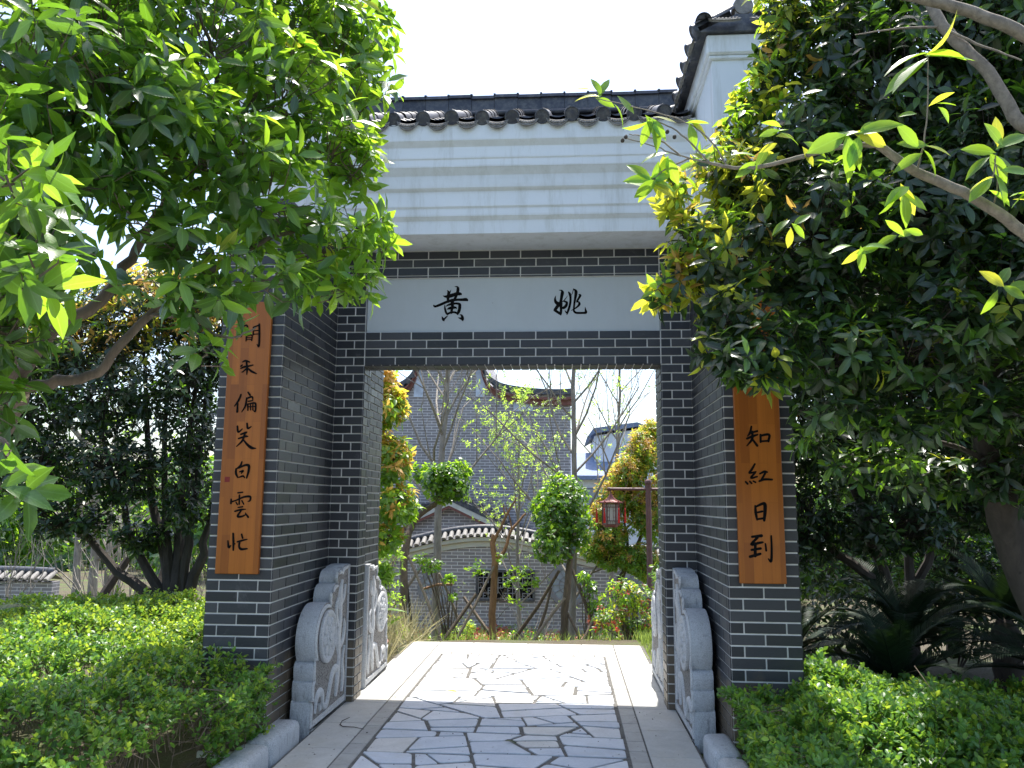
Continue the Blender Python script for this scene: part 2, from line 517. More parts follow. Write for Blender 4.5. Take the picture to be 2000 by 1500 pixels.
class MB:
    def __init__(self):
        self.v, self.f, self.m = [], [], []
    def add(self, vs, fs, mi=0):
        o = len(self.v)
        self.v += [tuple(p) for p in vs]
        for f in fs:
            self.f.append(tuple(i + o for i in f))
            self.m.append(mi)
        return self
    def box(self, a, b, mi=0):
        x0, y0, z0 = a
        x1, y1, z1 = b
        vs = [(x0, y0, z0), (x1, y0, z0), (x1, y1, z0), (x0, y1, z0), (x0, y0, z1), (x1, y0, z1), (x1, y1, z1), (x0, y1, z1)]
        return self.add(vs, [(0, 3, 2, 1), (4, 5, 6, 7), (0, 1, 5, 4), (1, 2, 6, 5), (2, 3, 7, 6), (3, 0, 4, 7)], mi)
    def cbox(self, a, b, c=0.006, mi=0):
        """box with chamfered edges"""
        bm = bmesh.new()
        bmesh.ops.create_cube(bm, size=1)
        for v in bm.verts:
            v.co = Vector([a[i] + (b[i] - a[i]) * (v.co[i] + 0.5) for i in range(3)])
        bmesh.ops.bevel(bm, geom=list(bm.edges), offset=c, segments=1, affect='EDGES')
        bm.verts.index_update()
        self.add([v.co for v in bm.verts], [[v.index for v in f.verts] for f in bm.faces], mi)
        bm.free()
        return self
    def prism(self, pts, axis, a, b, mi=0, cap_mi=None):
        """pts: 2-D polygon (counter-clockwise irrelevant), extruded along axis from a to b"""
        n = len(pts)
        def P(p, t):
            if axis == 0: return (t, p[0], p[1])
            if axis == 1: return (p[0], t, p[1])
            return (p[0], p[1], t)
        vs = [P(p, a) for p in pts] + [P(p, b) for p in pts]
        self.add(vs, [(i, (i + 1) % n, n + (i + 1) % n, n + i) for i in range(n)], mi)
        o = len(self.v)
        cm = mi if cap_mi is None else cap_mi
        self.add(vs, [tuple(range(n))[::-1], tuple(range(n, 2 * n))], cm)
        return self
    def tube(self, pts, rs, k=6, mi=0, caps=True):
        pts = [Vector(p) for p in pts]
        if not hasattr(rs, '__len__'):
            rs = [rs] * len(pts)
        rings = []
        prev = None
        for i, p in enumerate(pts):
            d = (pts[min(i + 1, len(pts) - 1)] - pts[max(i - 1, 0)])
            d = d.normalized() if d.length > 1e-9 else Vector((0, 0, 1))
            if prev is None:
                u = d.orthogonal().normalized()
            else:
                u = (prev - d * prev.dot(d))
                u = u.normalized() if u.length > 1e-6 else d.orthogonal().normalized()
            prev = u
            w = d.cross(u)
            rings.append([p + (u * math.cos(2 * math.pi * j / k) + w * math.sin(2 * math.pi * j / k)) * rs[i] for j in range(k)])
        vs = [q for r in rings for q in r]
        fs = []
        for i in range(len(pts) - 1):
            for j in range(k):
                fs.append((i * k + j, i * k + (j + 1) % k, (i + 1) * k + (j + 1) % k, (i + 1) * k + j))
        if caps:
            fs.append(tuple(range(k))[::-1])
            fs.append(tuple((len(pts) - 1) * k + j for j in range(k)))
        return self.add(vs, fs, mi)
    def lathe(self, prof, k=20, org=(0, 0, 0), axis=(0, 0, 1), mi=0):
        """prof: list of (radius, height) round axis through org"""
        ax = Vector(axis).normalized()
        u = ax.orthogonal().normalized()
        w = ax.cross(u)
        o = Vector(org)
        vs, fs = [], []
        for r, h in prof:
            for j in range(k):
                a = 2 * math.pi * j / k
                vs.append(o + ax * h + (u * math.cos(a) + w * math.sin(a)) * r)
        for i in range(len(prof) - 1):
            for j in range(k):
                fs.append((i * k + j, i * k + (j + 1) % k, (i + 1) * k + (j + 1) % k, (i + 1) * k + j))
        fs.append(tuple(range(k))[::-1])
        fs.append(tuple((len(prof) - 1) * k + j for j in range(k)))
        return self.add(vs, fs, mi)
    def mesh(self, name, mats, smooth=False):
        me = bpy.data.meshes.new(name)
        me.from_pydata(self.v, [], self.f)
        if not isinstance(mats, (list, tuple)):
            mats = [mats]
        for m in mats:
            me.materials.append(m)
        if len(mats) > 1:
            me.polygons.foreach_set('material_index', self.m)
        if smooth:
            me.polygons.foreach_set('use_smooth', [True] * len(me.polygons))
        bm = bmesh.new()
        bm.from_mesh(me)
        bmesh.ops.recalc_face_normals(bm, faces=bm.faces)
        bm.to_mesh(me)
        bm.free()
        if smooth:
            try:
                me.set_sharp_from_angle(angle=math.radians(50))
            except Exception:
                pass
        me.update()
        return me
    def build(self, name, mats, parent=None, smooth=False, kind=None):
        return link(name, self.mesh(name, mats, smooth), parent, None, kind)

def spline(pts, n=6):
    """Catmull-Rom through points of any dimension"""
    P = [np.array(p, float) for p in pts]
    if len(P) < 3:
        return [P[0] + (P[-1] - P[0]) * t for t in np.linspace(0, 1, n + 1)]
    Q = [2 * P[0] - P[1]] + P + [2 * P[-1] - P[-2]]
    out = []
    for i in range(1, len(Q) - 2):
        a, b, c, d = Q[i - 1:i + 3]
        for k in range(n):
            t = k / n
            out.append(0.5 * ((2 * b) + (c - a) * t + (2 * a - 5 * b + 4 * c - d) * t * t + (3 * b - a - 3 * c + d) * t ** 3))
    out.append(P[-1])
    return out

def px(p):
    """pixel place of a point, used only to rank which pieces show largest"""
    d = Vector(p) - CP
    z = d.dot(CF)
    if z < 0.2:
        return None
    return (1000 + 1552.7 * d.dot(CR) / z, 750 - 1552.7 * d.dot(CU) / z, z)

# ------------------------------------------------------------------ leaves
def leaf_tpl(ts, ws, fold=0.22, droop=0.22, width=0.38, wave=0.0):
    """leaf of length 1 along +x, normal +z; returns verts, tris, uvs per vert"""
    n = len(ts)
    v, uv = [], []
    for t in ts:
        v.append((t, 0, -droop * t * t))
        uv.append((t, 0.5))
    li, ri = {}, {}
    for i in range(n):
        if ws[i] > 0:
            for s, dct in ((1, li), (-1, ri)):
                dct[i] = len(v)
                h = ws[i] * width
                v.append((ts[i], s * h, -droop * ts[i] ** 2 + fold * h + wave * math.sin(9 * ts[i] + s)))
                uv.append((ts[i], 0.5 + s * 0.5 * (ws[i] / 0.5)))
    f = []
    for dct, flip in ((li, False), (ri, True)):
        for i in range(n - 1):
            a, b = i, i + 1
            A, B = dct.get(i), dct.get(i + 1)
            if A is None and B is None: continue
            if A is None: t = [(a, b, B)]
            elif B is None: t = [(a, b, A)]
            else: t = [(a, b, B), (a, B, A)]
            f += [q[::-1] if flip else q for q in t]
    return np.array(v, float), np.array(f, int), np.array(uv, float)

TPL_BIG = [leaf_tpl([0, .09, .22, .40, .58, .76, .90, 1], [0, .10, .32, .48, .5, .38, .17, 0], fo, dr, w, wv)
           for fo, dr, w, wv in ((.25, .22, .36, 0), (.35, .32, .34, .012), (.15, .12, .38, .01), (.3, .42, .33, 0))]
TPL_MID = leaf_tpl([0, .3, .65, 1], [0, .42, .45, 0], .25, .25, .38)
TPL_SMALL = leaf_tpl([0, .45, 1], [0, .5, 0], .25, .2, .42)
TPL_ROUND = leaf_tpl([0, .25, .6, .9, 1], [0, .40, .5, .22, 0], .18, .12, .62)
TPL_BLADE = leaf_tpl([0, .5, 1], [.5, .35, 0], 0.0, .35, .035)

def leaves_mesh(name, tpl, R, P, mats, mi=None):
    v, f, uv = tpl
    n = len(P)
    V = (np.einsum('nij,vj->nvi', R, v) + P[:, None, :]).reshape(-1, 3)
    F = (f[None] + (np.arange(n) * len(v))[:, None, None]).reshape(-1)
    me = bpy.data.meshes.new(name)
    nf = len(f) * n
    me.vertices.add(len(V))
    me.vertices.foreach_set('co', V.ravel())
    me.loops.add(nf * 3)
    me.loops.foreach_set('vertex_index', F)
    me.polygons.add(nf)
    me.polygons.foreach_set('loop_start', np.arange(nf) * 3)
    me.polygons.foreach_set('loop_total', np.full(nf, 3))
    me.polygons.foreach_set('use_smooth', np.ones(nf, bool))
    if not isinstance(mats, (list, tuple)): mats = [mats]
    for m in mats: me.materials.append(m)
    if mi is not None:
        me.polygons.foreach_set('material_index', np.repeat(mi, len(f)).astype(np.int32))
    me.update(calc_edges=True)
    l = me.uv_layers.new(name='UVMap')
    l.data.foreach_set('uv', np.tile(uv[f.ravel()], (n, 1)).ravel())
    return me

def unit(a):
    return a / np.maximum(np.linalg.norm(a, axis=-1, keepdims=True), 1e-9)

def frames(x, nrm, length, width=1.0):
    """rotation*scale matrices: columns x (leaf axis), y, z (normal)"""
    x = unit(x)
    z = unit(nrm - x * (nrm * x).sum(-1, keepdims=True))
    y = np.cross(z, x)
    s = np.asarray(length)[:, None]
    return np.stack([x * s, y * s * width, z * s], axis=-1)

def rosettes(P, A, k, Lm, rg, open_=(40, 85), lv=0.25, up=0.35, offset=0.02):
    """k leaves round each tip P with axis A -> R (N,3,3), Q (N,3), index of the tip"""
    n = len(P)
    kk = rg.integers(k[0], k[1] + 1, n)
    idx = np.repeat(np.arange(n), kk)
    A = unit(A)
    ref = unit(np.cross(A, rg.normal(size=(n, 3))))
    bi = np.cross(A, ref)
    j = np.concatenate([np.arange(q) for q in kk])
    phi = j * 2.4 + rg.uniform(0, .6, len(idx))
    op = np.radians(rg.uniform(open_[0], open_[1], len(idx)))
    a, r, b = A[idx], ref[idx], bi[idx]
    side = r * np.cos(phi)[:, None] + b * np.sin(phi)[:, None]
    x = a * np.cos(op)[:, None] + side * np.sin(op)[:, None]
    x[:, 2] -= rg.uniform(0, .35, len(idx))
    nrm = a + np.array([0, 0, up]) + rg.normal(scale=.40, size=(len(idx), 3))
    ln = Lm * rg.uniform(1 - lv, 1 + lv, len(idx))
    R = frames(x, nrm, ln)
    Q = P[idx] - a * (j[:, None] * offset * 0.25) + side * 0.006
    return R, Q, idx

def blob_points(blobs, dens, rg, shell=0.5):
    """points and outward axes in a set of ellipsoids (cx,cy,cz,rx,ry,rz)"""
    PP, AA, BB = [], [], []
    for bi, b in enumerate(blobs):
        c, r = np.array(b[:3]), np.array(b[3:6])
        n = max(3, int(dens * (r[0] * r[1] * r[2]) ** (2 / 3)))
        d = unit(rg.normal(size=(n, 3)))
        rad = (shell + (1 - shell) * rg.uniform(0, 1, n) ** 0.6) * (1 + 0.12 * np.sin(5 * d[:, 0] + 3 * d[:, 2] + bi))
        PP.append(c + d * r * rad[:, None])
        AA.append(unit(d / r))
        BB.append(np.full(n, bi))
    return np.concatenate(PP), np.concatenate(AA), np.concatenate(BB)

SOLIDS = [(-1.84, -1.20, -1, -1.35, 1.0, 4.75), (1.35, -1.20, -1, 1.84, 1.0, 4.75), (-1.42, -.06, 2.4, 1.42, 1.0, 5.0),
          (-1.4, -.6, 3.4, 1.4, 1.4, 4.6), (-1.42, -.05, -1, -1.13, 1.0, 4.0), (1.13, -.05, -1, 1.42, 1.0, 4.0)]
def clear_of(P, m=0.03):
    ok = np.ones(len(P), bool)
    for x0, y0, z0, x1, y1, z1 in SOLIDS:
        ok &= ~((P[:, 0] > x0 - m) & (P[:, 0] < x1 + m) & (P[:, 1] > y0 - m) & (P[:, 1] < y1 + m) & (P[:, 2] > z0 - m) & (P[:, 2] < z1 + m))
    return ok

def foliage(parent, R, Q, mi, mats, tpl_many, singles=0, part='leaf', mass='crown', tpls=TPL_BIG):
    """the leaves that show largest become parts of their own, the rest one part"""
    n = len(Q)
    pick = np.zeros(n, bool)
    if singles:
        d = Q - np.array(CP)
        z = d @ np.array(CF)
        u = 1000 + 1552.7 * (d @ np.array(CR)) / np.maximum(z, .1)
        v = 750 - 1552.7 * (d @ np.array(CU)) / np.maximum(z, .1)
        size = np.linalg.norm(R[:, :, 0], axis=1) / np.maximum(z, .1)
        ins = (z > .4) & (u > 0) & (u < 2000) & (v > 0) & (v < 1500)
        # a coarse screen: keep only leaves that are first or second along their line of sight
        cell = (u // 22).astype(int) * 1000 + (v // 22).astype(int)
        order = np.argsort(z)
        seen = {}
        front = np.zeros(n, bool)
        for i in order:
            if ins[i]:
                c = cell[i]
                if seen.get(c, 0) < 1:
                    seen[c] = seen.get(c, 0) + 1
                    front[i] = True
        cand = np.where(front)[0]
        cand = cand[np.argsort(-size[cand])][:singles]
        pick[cand] = True
        cache = {}
        for q, i in enumerate(cand):
            key = (q % len(tpls), int(mi[i]))
            if key not in cache:
                t = tpls[key[0]]
                cache[key] = leaves_mesh(part, t, np.eye(3)[None], np.zeros((1, 3)), mats[key[1]])
            r = R[i]
            mw = Matrix(((*r[0], Q[i][0]), (*r[1], Q[i][1]), (*r[2], Q[i][2]), (0, 0, 0, 1)))
            link(part, cache[key], parent, mw)
    rest = ~pick
    if rest.any():
        link(mass, leaves_mesh(mass, tpl_many, R[rest], Q[rest], mats, mi[rest]), parent, None, 'stuff' if (singles or part != 'leaf') else None)

def limb(mb, pts, r0, r1, k=8, n=5, jit=0.0, rg=rng):
    s = spline(pts, n)
    m = len(s)
    if jit:
        s = [p + rg.normal(scale=jit, size=3) * (0 < i < m - 1) for i, p in enumerate(s)]
    mb.tube(s, [r0 + (r1 - r0) * i / (m - 1) for i in range(m)], k)
    return s

def bare_branches(mb, p, d, length, r, depth, rg, tips, spread=0.5, upw=0.25, k=5, seg=4, kids=(3, 5)):
    """recursive leafless branching; collects tips"""
    p = np.array(p, float)
    d = unit(np.array(d, float))
    pts = [p]
    for i in range(seg):
        d = unit(d + rg.normal(scale=.10, size=3) + np.array([0, 0, upw * .12]))
        p = p + d * length / seg
        pts.append(p)
    r1 = r * (0.45 if depth else 0.3)
    mb.tube(pts, [r + (r1 - r) * i / seg for i in range(seg + 1)], max(3, k if r > .012 else 3))
    if depth == 0:
        tips.append((pts, d))
        return
    for j in range(rg.integers(kids[0], kids[1] + 1)):
        t = rg.uniform(.3, 1.0) if j else 1.0
        q = pts[min(seg, int(round(t * seg)))]
        side = unit(np.cross(d, rg.normal(size=3)))
        nd = unit(d * (1 - spread * .5) + side * spread * rg.uniform(.7, 1.3) + np.array([0, 0, upw]))
        bare_branches(mb, q, nd, length * rg.uniform(.5, .78), r * (1 - t * .45) * .58, depth - 1, rg, tips, spread, upw, k, max(3, seg - 1), kids)

# ================================================================== SETTING
def sstep(a, b, t):
    t = min(1, max(0, (t - a) / (b - a)))
    return t * t * (3 - 2 * t)
def gz(x, y):
    z = -0.055 - 1.24 * sstep(2.7, 8.5, y)
    if abs(x) > 1.3 or y > 3.0:
        z += 0.05 * math.sin(x * 1.7 + y * .9) * math.sin(y * 1.3 - x * .6) * sstep(1.25, 2.4, abs(x) + max(0, y - 2.6))
    return z
def build_ground():
    xs = sorted(set([-90, -60, -40, -28, -20, -15] + [round(v * .4, 2) for v in range(-28, 29)] + [15, 20, 28, 40, 60, 90]))
    ys = sorted(set([-30, -20, -14, -10, -8] + [round(v * .4, 2) for v in range(-17, 45)] + [20, 24, 30, 40, 60, 90, 140]))
    vs = [(x, y, gz(x, y)) for y in ys for x in xs]
    n = len(xs)
    fs = [(j * n + i, j * n + i + 1, (j + 1) * n + i + 1, (j + 1) * n + i) for j in range(len(ys) - 1) for i in range(n - 1)]
    mb = MB().add(vs, fs)
    o = mb.build('ground', M['ground'], None, True, 'structure')
    tag(o, 'dark garden soil and moss under the hedges and trees')
build_ground()

# ---- the paved path
PATH = MB()
PATH.box((-1.22, -8.0, -0.052), (1.22, 2.60, -0.0065))
path = PATH.build('path', M['joint'], None, False, 'structure')
tag(path, 'crazy paved path of pale flagstones running through the gateway')

def clip(poly, p, nrm, keep):
    out = []
    for i in range(len(poly)):
        a, b = poly[i], poly[(i + 1) % len(poly)]
        da, db = (a - p).dot(nrm) * keep, (b - p).dot(nrm) * keep
        if da >= 0: out.append(a)
        if (da > 0 > db) or (da < 0 < db):
            out.append(a + (b - a) * (da / (da - db)))
    return out
def area(poly):
    return abs(sum(poly[i].x * poly[(i + 1) % len(poly)].y - poly[(i + 1) % len(poly)].x * poly[i].y for i in range(len(poly)))) / 2
def crack(poly, out, rd):
    a = area(poly)
    lim = rd.choice([.012, .035, .05, .07, .085])
    if a < lim:
        out.append(poly)
        return
    c = sum(poly, Vector((0, 0))) / len(poly)
    best = max(((poly[i] - poly[(i + 1) % len(poly)]).length, i) for i in range(len(poly)))[1]
    e = poly[(best + 1) % len(poly)] - poly[best]
    nrm = e.normalized()
    ang = rd.uniform(-.36, .36)
    nrm = Vector((nrm.x * math.cos(ang) - nrm.y * math.sin(ang), nrm.x * math.sin(ang) + nrm.y * math.cos(ang)))
    p = poly[best] + e * rd.uniform(.33, .67)
    A, B = clip(poly, p, nrm, 1), clip(poly, p, nrm, -1)
    if len(A) < 3 or len(B) < 3:
        out.append(poly)
        return
    crack(A, out, rd)
    crack(B, out, rd)
def inset(poly, d, rd, jit):
    n = len(poly)
    s = sum(poly[i].x * poly[(i + 1) % n].y - poly[(i + 1) % n].x * poly[i].y for i in range(n))
    if s < 0: poly = poly[::-1]
    # drop near-duplicate corners
    poly = [poly[i] for i in range(n) if (poly[i] - poly[i - 1]).length > .025]
    n = len(poly)
    if n < 3: return None
    out = poly
    for i in range(n):
        a, b = poly[i], poly[(i + 1) % n]
        e = (b - a).normalized()
        nr = Vector((-e.y, e.x))
        out = clip(out, a + nr * (d + rd.uniform(0, jit)), nr, 1)
        if len(out) < 3: return None
    return out
def flags():
    rd = random.Random(5)
    polys = []
    big = [Vector((-.785, -7.6)), Vector((.785, -7.6)), Vector((.785, 1.93)), Vector((-.785, 1.93))]
    K = .62
    crack([Vector((v.x * K, v.y)) for v in big], polys, rd)
    polys = [[Vector((v.x / K, v.y)) for v in p] for p in polys]
    for p in polys:
        q = inset(p, .0055, rd, .012)
        if not q or area(q) < .0022: continue
        # chipped corners
        r = []
        for i in range(len(q)):
            a, b, c = q[i - 1], q[i], q[(i + 1) % len(q)]
            k = rd.uniform(.008, .03)
            l1, l2 = (a - b).length, (c - b).length
            if rd.random() < .7 and l1 > .09 and l2 > .09:
                r.append(b + (a - b) / l1 * k)
                m_ = b + (a - b) / l1 * k * .3 + (c - b) / l2 * k * .3
                r.append(m_)
                r.append(b + (c - b) / l2 * k)
            else:
                r.append(b)
        c = sum(r, Vector((0, 0))) / len(r)
        tx, ty, tz = rd.gauss(0, .003), rd.gauss(0, .003), rd.uniform(-.002, .001)
        def top(v, ins, dz):
            w = v + (c - v).normalized() * ins
            return (w.x, w.y, dz + tz + (w.x - c.x) * tx + (w.y - c.y) * ty)
        n = len(r)
        vs = [top(v, .003, 0) for v in r] + [top(v, 0, -.0035) for v in r] + [(v.x, v.y, -.03) for v in r]
        fs = [tuple(range(n))]
        for k in (0, 1):
            fs += [(k * n + i, (k + 1) * n + i, (k + 1) * n + (i + 1) % n, k * n + (i + 1) % n) for i in range(n)]
        MB().add(vs, fs).build('flagstone', M['flag'], path)
flags()
def slabs():
    rd = random.Random(9)
    cache = {}
    def slab(name, x0, x1, y0, y1, mat, g=.0025, c=.003):
        w, h = round(x1 - x0, 3), round(y1 - y0, 3)
        key = (name, w, h)
        if key not in cache:
            cache[key] = MB().cbox((-w / 2 + g, -h / 2 + g, -.03), (w / 2 - g, h / 2 - g, 0), c).mesh(name, mat)
        link(name, cache[key], path, Matrix.Translation(((x0 + x1) / 2, (y0 + y1) / 2, rd.uniform(-.0012, .0008))))
    for s in (-1, 1):
        y = -7.6
        while y < 2.04:                                   # narrow strip of small tiles
            x0, x1 = sorted((s * .795, s * .905))
            slab('strip_tile', x0, x1, y, y + .2, M['strip'])
            y += .2
        y = -7.7
        k = 0
        while y < 2.59:                                   # long border slabs outside it
            y1 = min(2.595, y + .55)
            x0, x1 = sorted((s * .91, s * (1.21 if y1 < 1.9 else 1.19)))
            slab('border_slab', x0, x1, y, y1, M['border'])
            y = y1
    x = -.905
    while x < .90:
        x1 = min(.905, x + .2)
        slab('strip_tile', x, x1, 1.935, 2.035, M['strip'])
        x = x1
    x = -.905
    for i in range(5):
        slab('border_slab', x, x + .362, 2.04, 2.31, M['border'])
        x += .362
    for a, b in ((-.905, -.55), (-.55, .02), (.02, .58), (.58, .905)):
        slab('border_slab', a, b, 2.313, 2.595, M['border'])
slabs()
stp = MB()
for i in range(4):
    stp.cbox((-1.2, 2.605 + i * .32, -.6), (1.2, 2.92 + i * .32, -.16 - i * .155), .006)
tag(stp.build('garden_steps', M['concrete'], None, False, 'structure'), 'stone steps going down from the far end of the path')

# ---- granite kerbs either side of the path
def kerb(s, pieces, name_label):
    k = empty('kerb', (s * 1.3, pieces[0][0], 0), kind='structure', label=name_label)
    for y0, y1, x0, x1, h in pieces:
        mb = MB()
        w = x1 - x0
        r = .035
        prof = [(x0, -.06), (x1, -.06), (x1, h - r), (x1 - r * .3, h - r * .3), (x1 - r, h), (x0 + r, h), (x0 + r * .3, h - r * .3), (x0, h - r)]
        ys = [y0, y0 + .012, y0 + .04, y1 - .04, y1 - .012, y1]
        ins = [.03, .012, 0, 0, .012, .03]
        cx = (x0 + x1) / 2
        vs = []
        for y, i in zip(ys, ins):
            for (a, b) in prof:
                vs.append((cx + (a - cx) * (1 - i / w * 2) + rng.normal(scale=.0015), y, b - (i if b > 0 else 0) + rng.normal(scale=.0012)))
        n = len(prof)
        fs = [tuple(range(n))[::-1], tuple(len(vs) - n + i for i in range(n))]
        for j in range(len(ys) - 1):
            fs += [(j * n + i, j * n + (i + 1) % n, (j + 1) * n + (i + 1) % n, (j + 1) * n + i) for i in range(n)]
        mb.add(vs, fs).build('kerb_stone', M['granite'], k, True)
kerb(-1, [(-1.42, -.93, -1.405, -1.232, .12), (-1.93, -1.435, -1.41, -1.235, .115), (-2.7, -1.945, -1.405, -1.232, .12), (-3.5, -2.715, -1.41, -1.235, .12)],
     'rounded granite kerb in front of the left hedge')
kerb(1, [(-1.40, -.985, 1.232, 1.39, .12), (-2.0, -1.415, 1.235, 1.395, .11), (-2.8, -2.015, 1.232, 1.39, .12), (-3.6, -2.815, 1.235, 1.395, .12)],
     'rounded granite kerb in front of the right hedge')

# ================================================================== THE GATEWAY
GC = .067            # one brick course
W, JO, PO = 1.154, 1.384, 1.797
PF = -1.160          # pillar fronts
RB = 0.92            # back of the gateway
ZL, ZP0, ZP1, ZS = 2.522, 2.791, 3.226, 3.452
gate = empty('brick_gateway', (0, 0, 0), 'dark grey brick gateway with white moulded eaves and a two character plaque', 'gateway')
core = MB()
for s in (-1, 1):
    x0, x1 = sorted((s * (JO + .004), s * (PO - .004)))
    core.box((x0, PF + .004, -.3), (x1, RB, 3.449))                  # wing walls
    x0, x1 = sorted((s * (W + .004), s * (JO + .02)))
    core.box((x0, .004, -.3), (x1, .222, 3.449))                     # jambs
    x0, x1 = sorted((s * 1.219, s * (JO + .02)))
    core.box((x0, .2222, -.3), (x1, RB - .004, 3.449))               # wider rear half of the passage
core.box((-W - .003, .004, ZL + .004), (W + .003, .218, ZP0 - .002))   # lower beam
core.box((-W - .003, .004, ZP1 + .0), (W + .003, .218, 3.449))         # upper beam
core.box((-1.218, .2225, 2.95), (1.218, RB - .004, 3.449))             # rear beam
core.build('mortar_core', M['mortar'], gate)

BR = []              # brick records: centre, u axis, normal, width, height
def course(o, u, nrm, z0, z1, joints_a, joints_b, ch=GC, phase=0, g=.0050):
    """one wall face of running bond; joints are places along u"""
    o, u, nrm = Vector(o), Vector(u), Vector(nrm)
    r0 = int(math.floor((z0 + 1e-6) / ch))
    i = 0
    z = z0
    while z < z1 - .012:
        zt = min(z + ch, z1)
        js = joints_a if (i + phase) % 2 == 0 else joints_b
        for a, b in zip(js[:-1], js[1:]):
            w, h = b - a - 2 * g, zt - z - 2 * g
            if w > .01 and h > .008:
                c = o + u * ((a + b) / 2) + Vector((0, 0, (z + zt) / 2))
                BR.append((c, u, nrm, round(w, 3), round(h, 3)))
        z = zt
        i += 1
def bond(L_, b=.245, first=None):
    out = [0.0]
    x = first or b
    while x < L_ - .03:
        out.append(x)
        x += b
    return out + [L_]
ZB = ZL - 38 * GC
for s in (-1, 1):
    # pillar fronts: u runs from the left edge
    x0 = min(s * JO, s * PO)
    course((x0, PF, 0), (1, 0, 0), (0, -1, 0), ZB, 3.449, [0, .081, .327, .413], [0, .203, .413], phase=0 if s < 0 else 1)
    # inner faces of the wing walls, running back to the jambs
    course((s * JO, 0 if s > 0 else PF, 0), (0, -1 if s > 0 else 1, 0), (-s, 0, 0), ZB, 3.449, bond(1.16), bond(1.16, first=.122))
    # jamb fronts
    x0 = min(s * W, s * JO)
    course((x0, 0, 0), (1, 0, 0), (0, -1, 0), ZB, 3.449, [0, .078, .23] if s > 0 else [0, .08, .23], [0, .16, .23] if s > 0 else [0, .145, .23], phase=1 if s < 0 else 0)
    # reveals, front layer then the rear layer in its own courses
    course((s * W, .222 if s > 0 else 0, 0), (0, -1 if s > 0 else 1, 0), (-s, 0, 0), ZB, ZL + .0, [0, .10, .222], [0, .15, .222])
    course((s * 1.215, RB if s > 0 else .224, 0), (0, -1 if s > 0 else 1, 0), (-s, 0, 0), ZB, 2.95, bond(RB - .224), bond(RB - .224, first=.122), ch=.0625)
    # outer faces of the wing walls
    course((s * PO, PF if s > 0 else RB, 0), (0, 1 if s > 0 else -1, 0), (s, 0, 0), ZB, 3.449, bond(RB - PF), bond(RB - PF, first=.122))
LW = 2 * W
course((-W, 0, 0), (1, 0, 0), (0, -1, 0), ZL, ZP0, bond(LW, first=.245), bond(LW, first=.122), phase=0)
course((-W, 0, 0), (1, 0, 0), (0, -1, 0), ZP1 + .018, 3.449, bond(LW, first=.122), bond(LW), phase=1)
# soldier ends under the beam and under the upper beam
cache_b = {}
def brick_mesh(w, h):
    k = (w, h)
    if k not in cache_b:
        # front face proud by 4 mm, with a tiny arris; back left open inside the wall
        c = .0018
        vs = []
        for d, i in ((-.008, 0), (.0026, 0), (.004, c)):
            for sx, sz in ((-1, -1), (1, -1), (1, 1), (-1, 1)):
                vs.append((sx * (w / 2 - i), -d, sz * (h / 2 - i)))
        fs = [(8, 9, 10, 11)]
        for r in (0, 4):
            for i in range(4):
                fs.append((r + i, r + (i + 1) % 4, r + 4 + (i + 1) % 4, r + 4 + i))
        cache_b[k] = (vs, fs)
    return cache_b[k]
def brick_mw(c, u, n):
    y = -n
    z = u.cross(y)
    return Matrix(((u.x, y.x, z.x, c.x), (u.y, y.y, z.y, c.y), (u.z, y.z, z.z, c.z), (0, 0, 0, 1)))
# brick ends on the soffit of the lower beam
for i in range(34):
    x = -W + .034 + i * (LW - .0) / 34
    BR.append((Vector((x, .055, ZL)), Vector((0, 1, 0)), Vector((0, 0, -1)), .105, .061))
    BR.append((Vector((x, .165, ZL)), Vector((0, 1, 0)), Vector((0, 0, -1)), .105, .061))
# upper beam: thin brick edge just above the plaque
for a, b in zip(bond(LW)[:-1], bond(LW)[1:]):
    BR.append((Vector((-W + (a + b) / 2, 0, ZP1 + .009)), Vector((1, 0, 0)), Vector((0, -1, 0)), round(b - a - .007, 3), .012))
rank = []
for i, (c, u, n, w, h) in enumerate(BR):
    q = px(c)
    s_ = 0
    if q and 0 < q[0] < 2000 and 0 < q[1] < 1500:
        v = (Vector(CP) - c)
        f = v.normalized().dot(n)
        if f > 0:
            s_ = f * w * h / q[2] ** 2
            U, V = q[0], q[1]
            if V < 540 and not (760 < U < 1290): s_ = 0              # behind the tree crowns
            if U < 540 and V < 690 or U > 1390 and V < 760: s_ = 0
            if c.y < -1.1 and V > 1250: s_ *= .2                      # behind the hedges
            if c.y < -1.1 and 1.44 < abs(c.x) < 1.74 and c.z > 1.0: s_ *= .15   # behind the boards
            if abs(c.y) < .01 and abs(c.x) > 1.2 and c.z < .95: s_ = 0
    rank.append((s_, i))
rank.sort(reverse=True)
single = set(i for s_, i in rank[:296] if s_ > 0)
bm_obj = {}
mass = MB()
for i, (c, u, n, w, h) in enumerate(BR):
    vs, fs = brick_mesh(w, h)
    mw = brick_mw(c, u, n)
    if i in single:
        if (w, h) not in bm_obj:
            bm_obj[(w, h)] = MB().add(vs, fs).mesh('brick', M['brick'])
        link('brick', bm_obj[(w, h)], gate, mw)
    else:
        mass.add([mw @ Vector(v) for v in vs], fs)
mass.build('brickwork', M['brick'], gate, False, 'stuff')

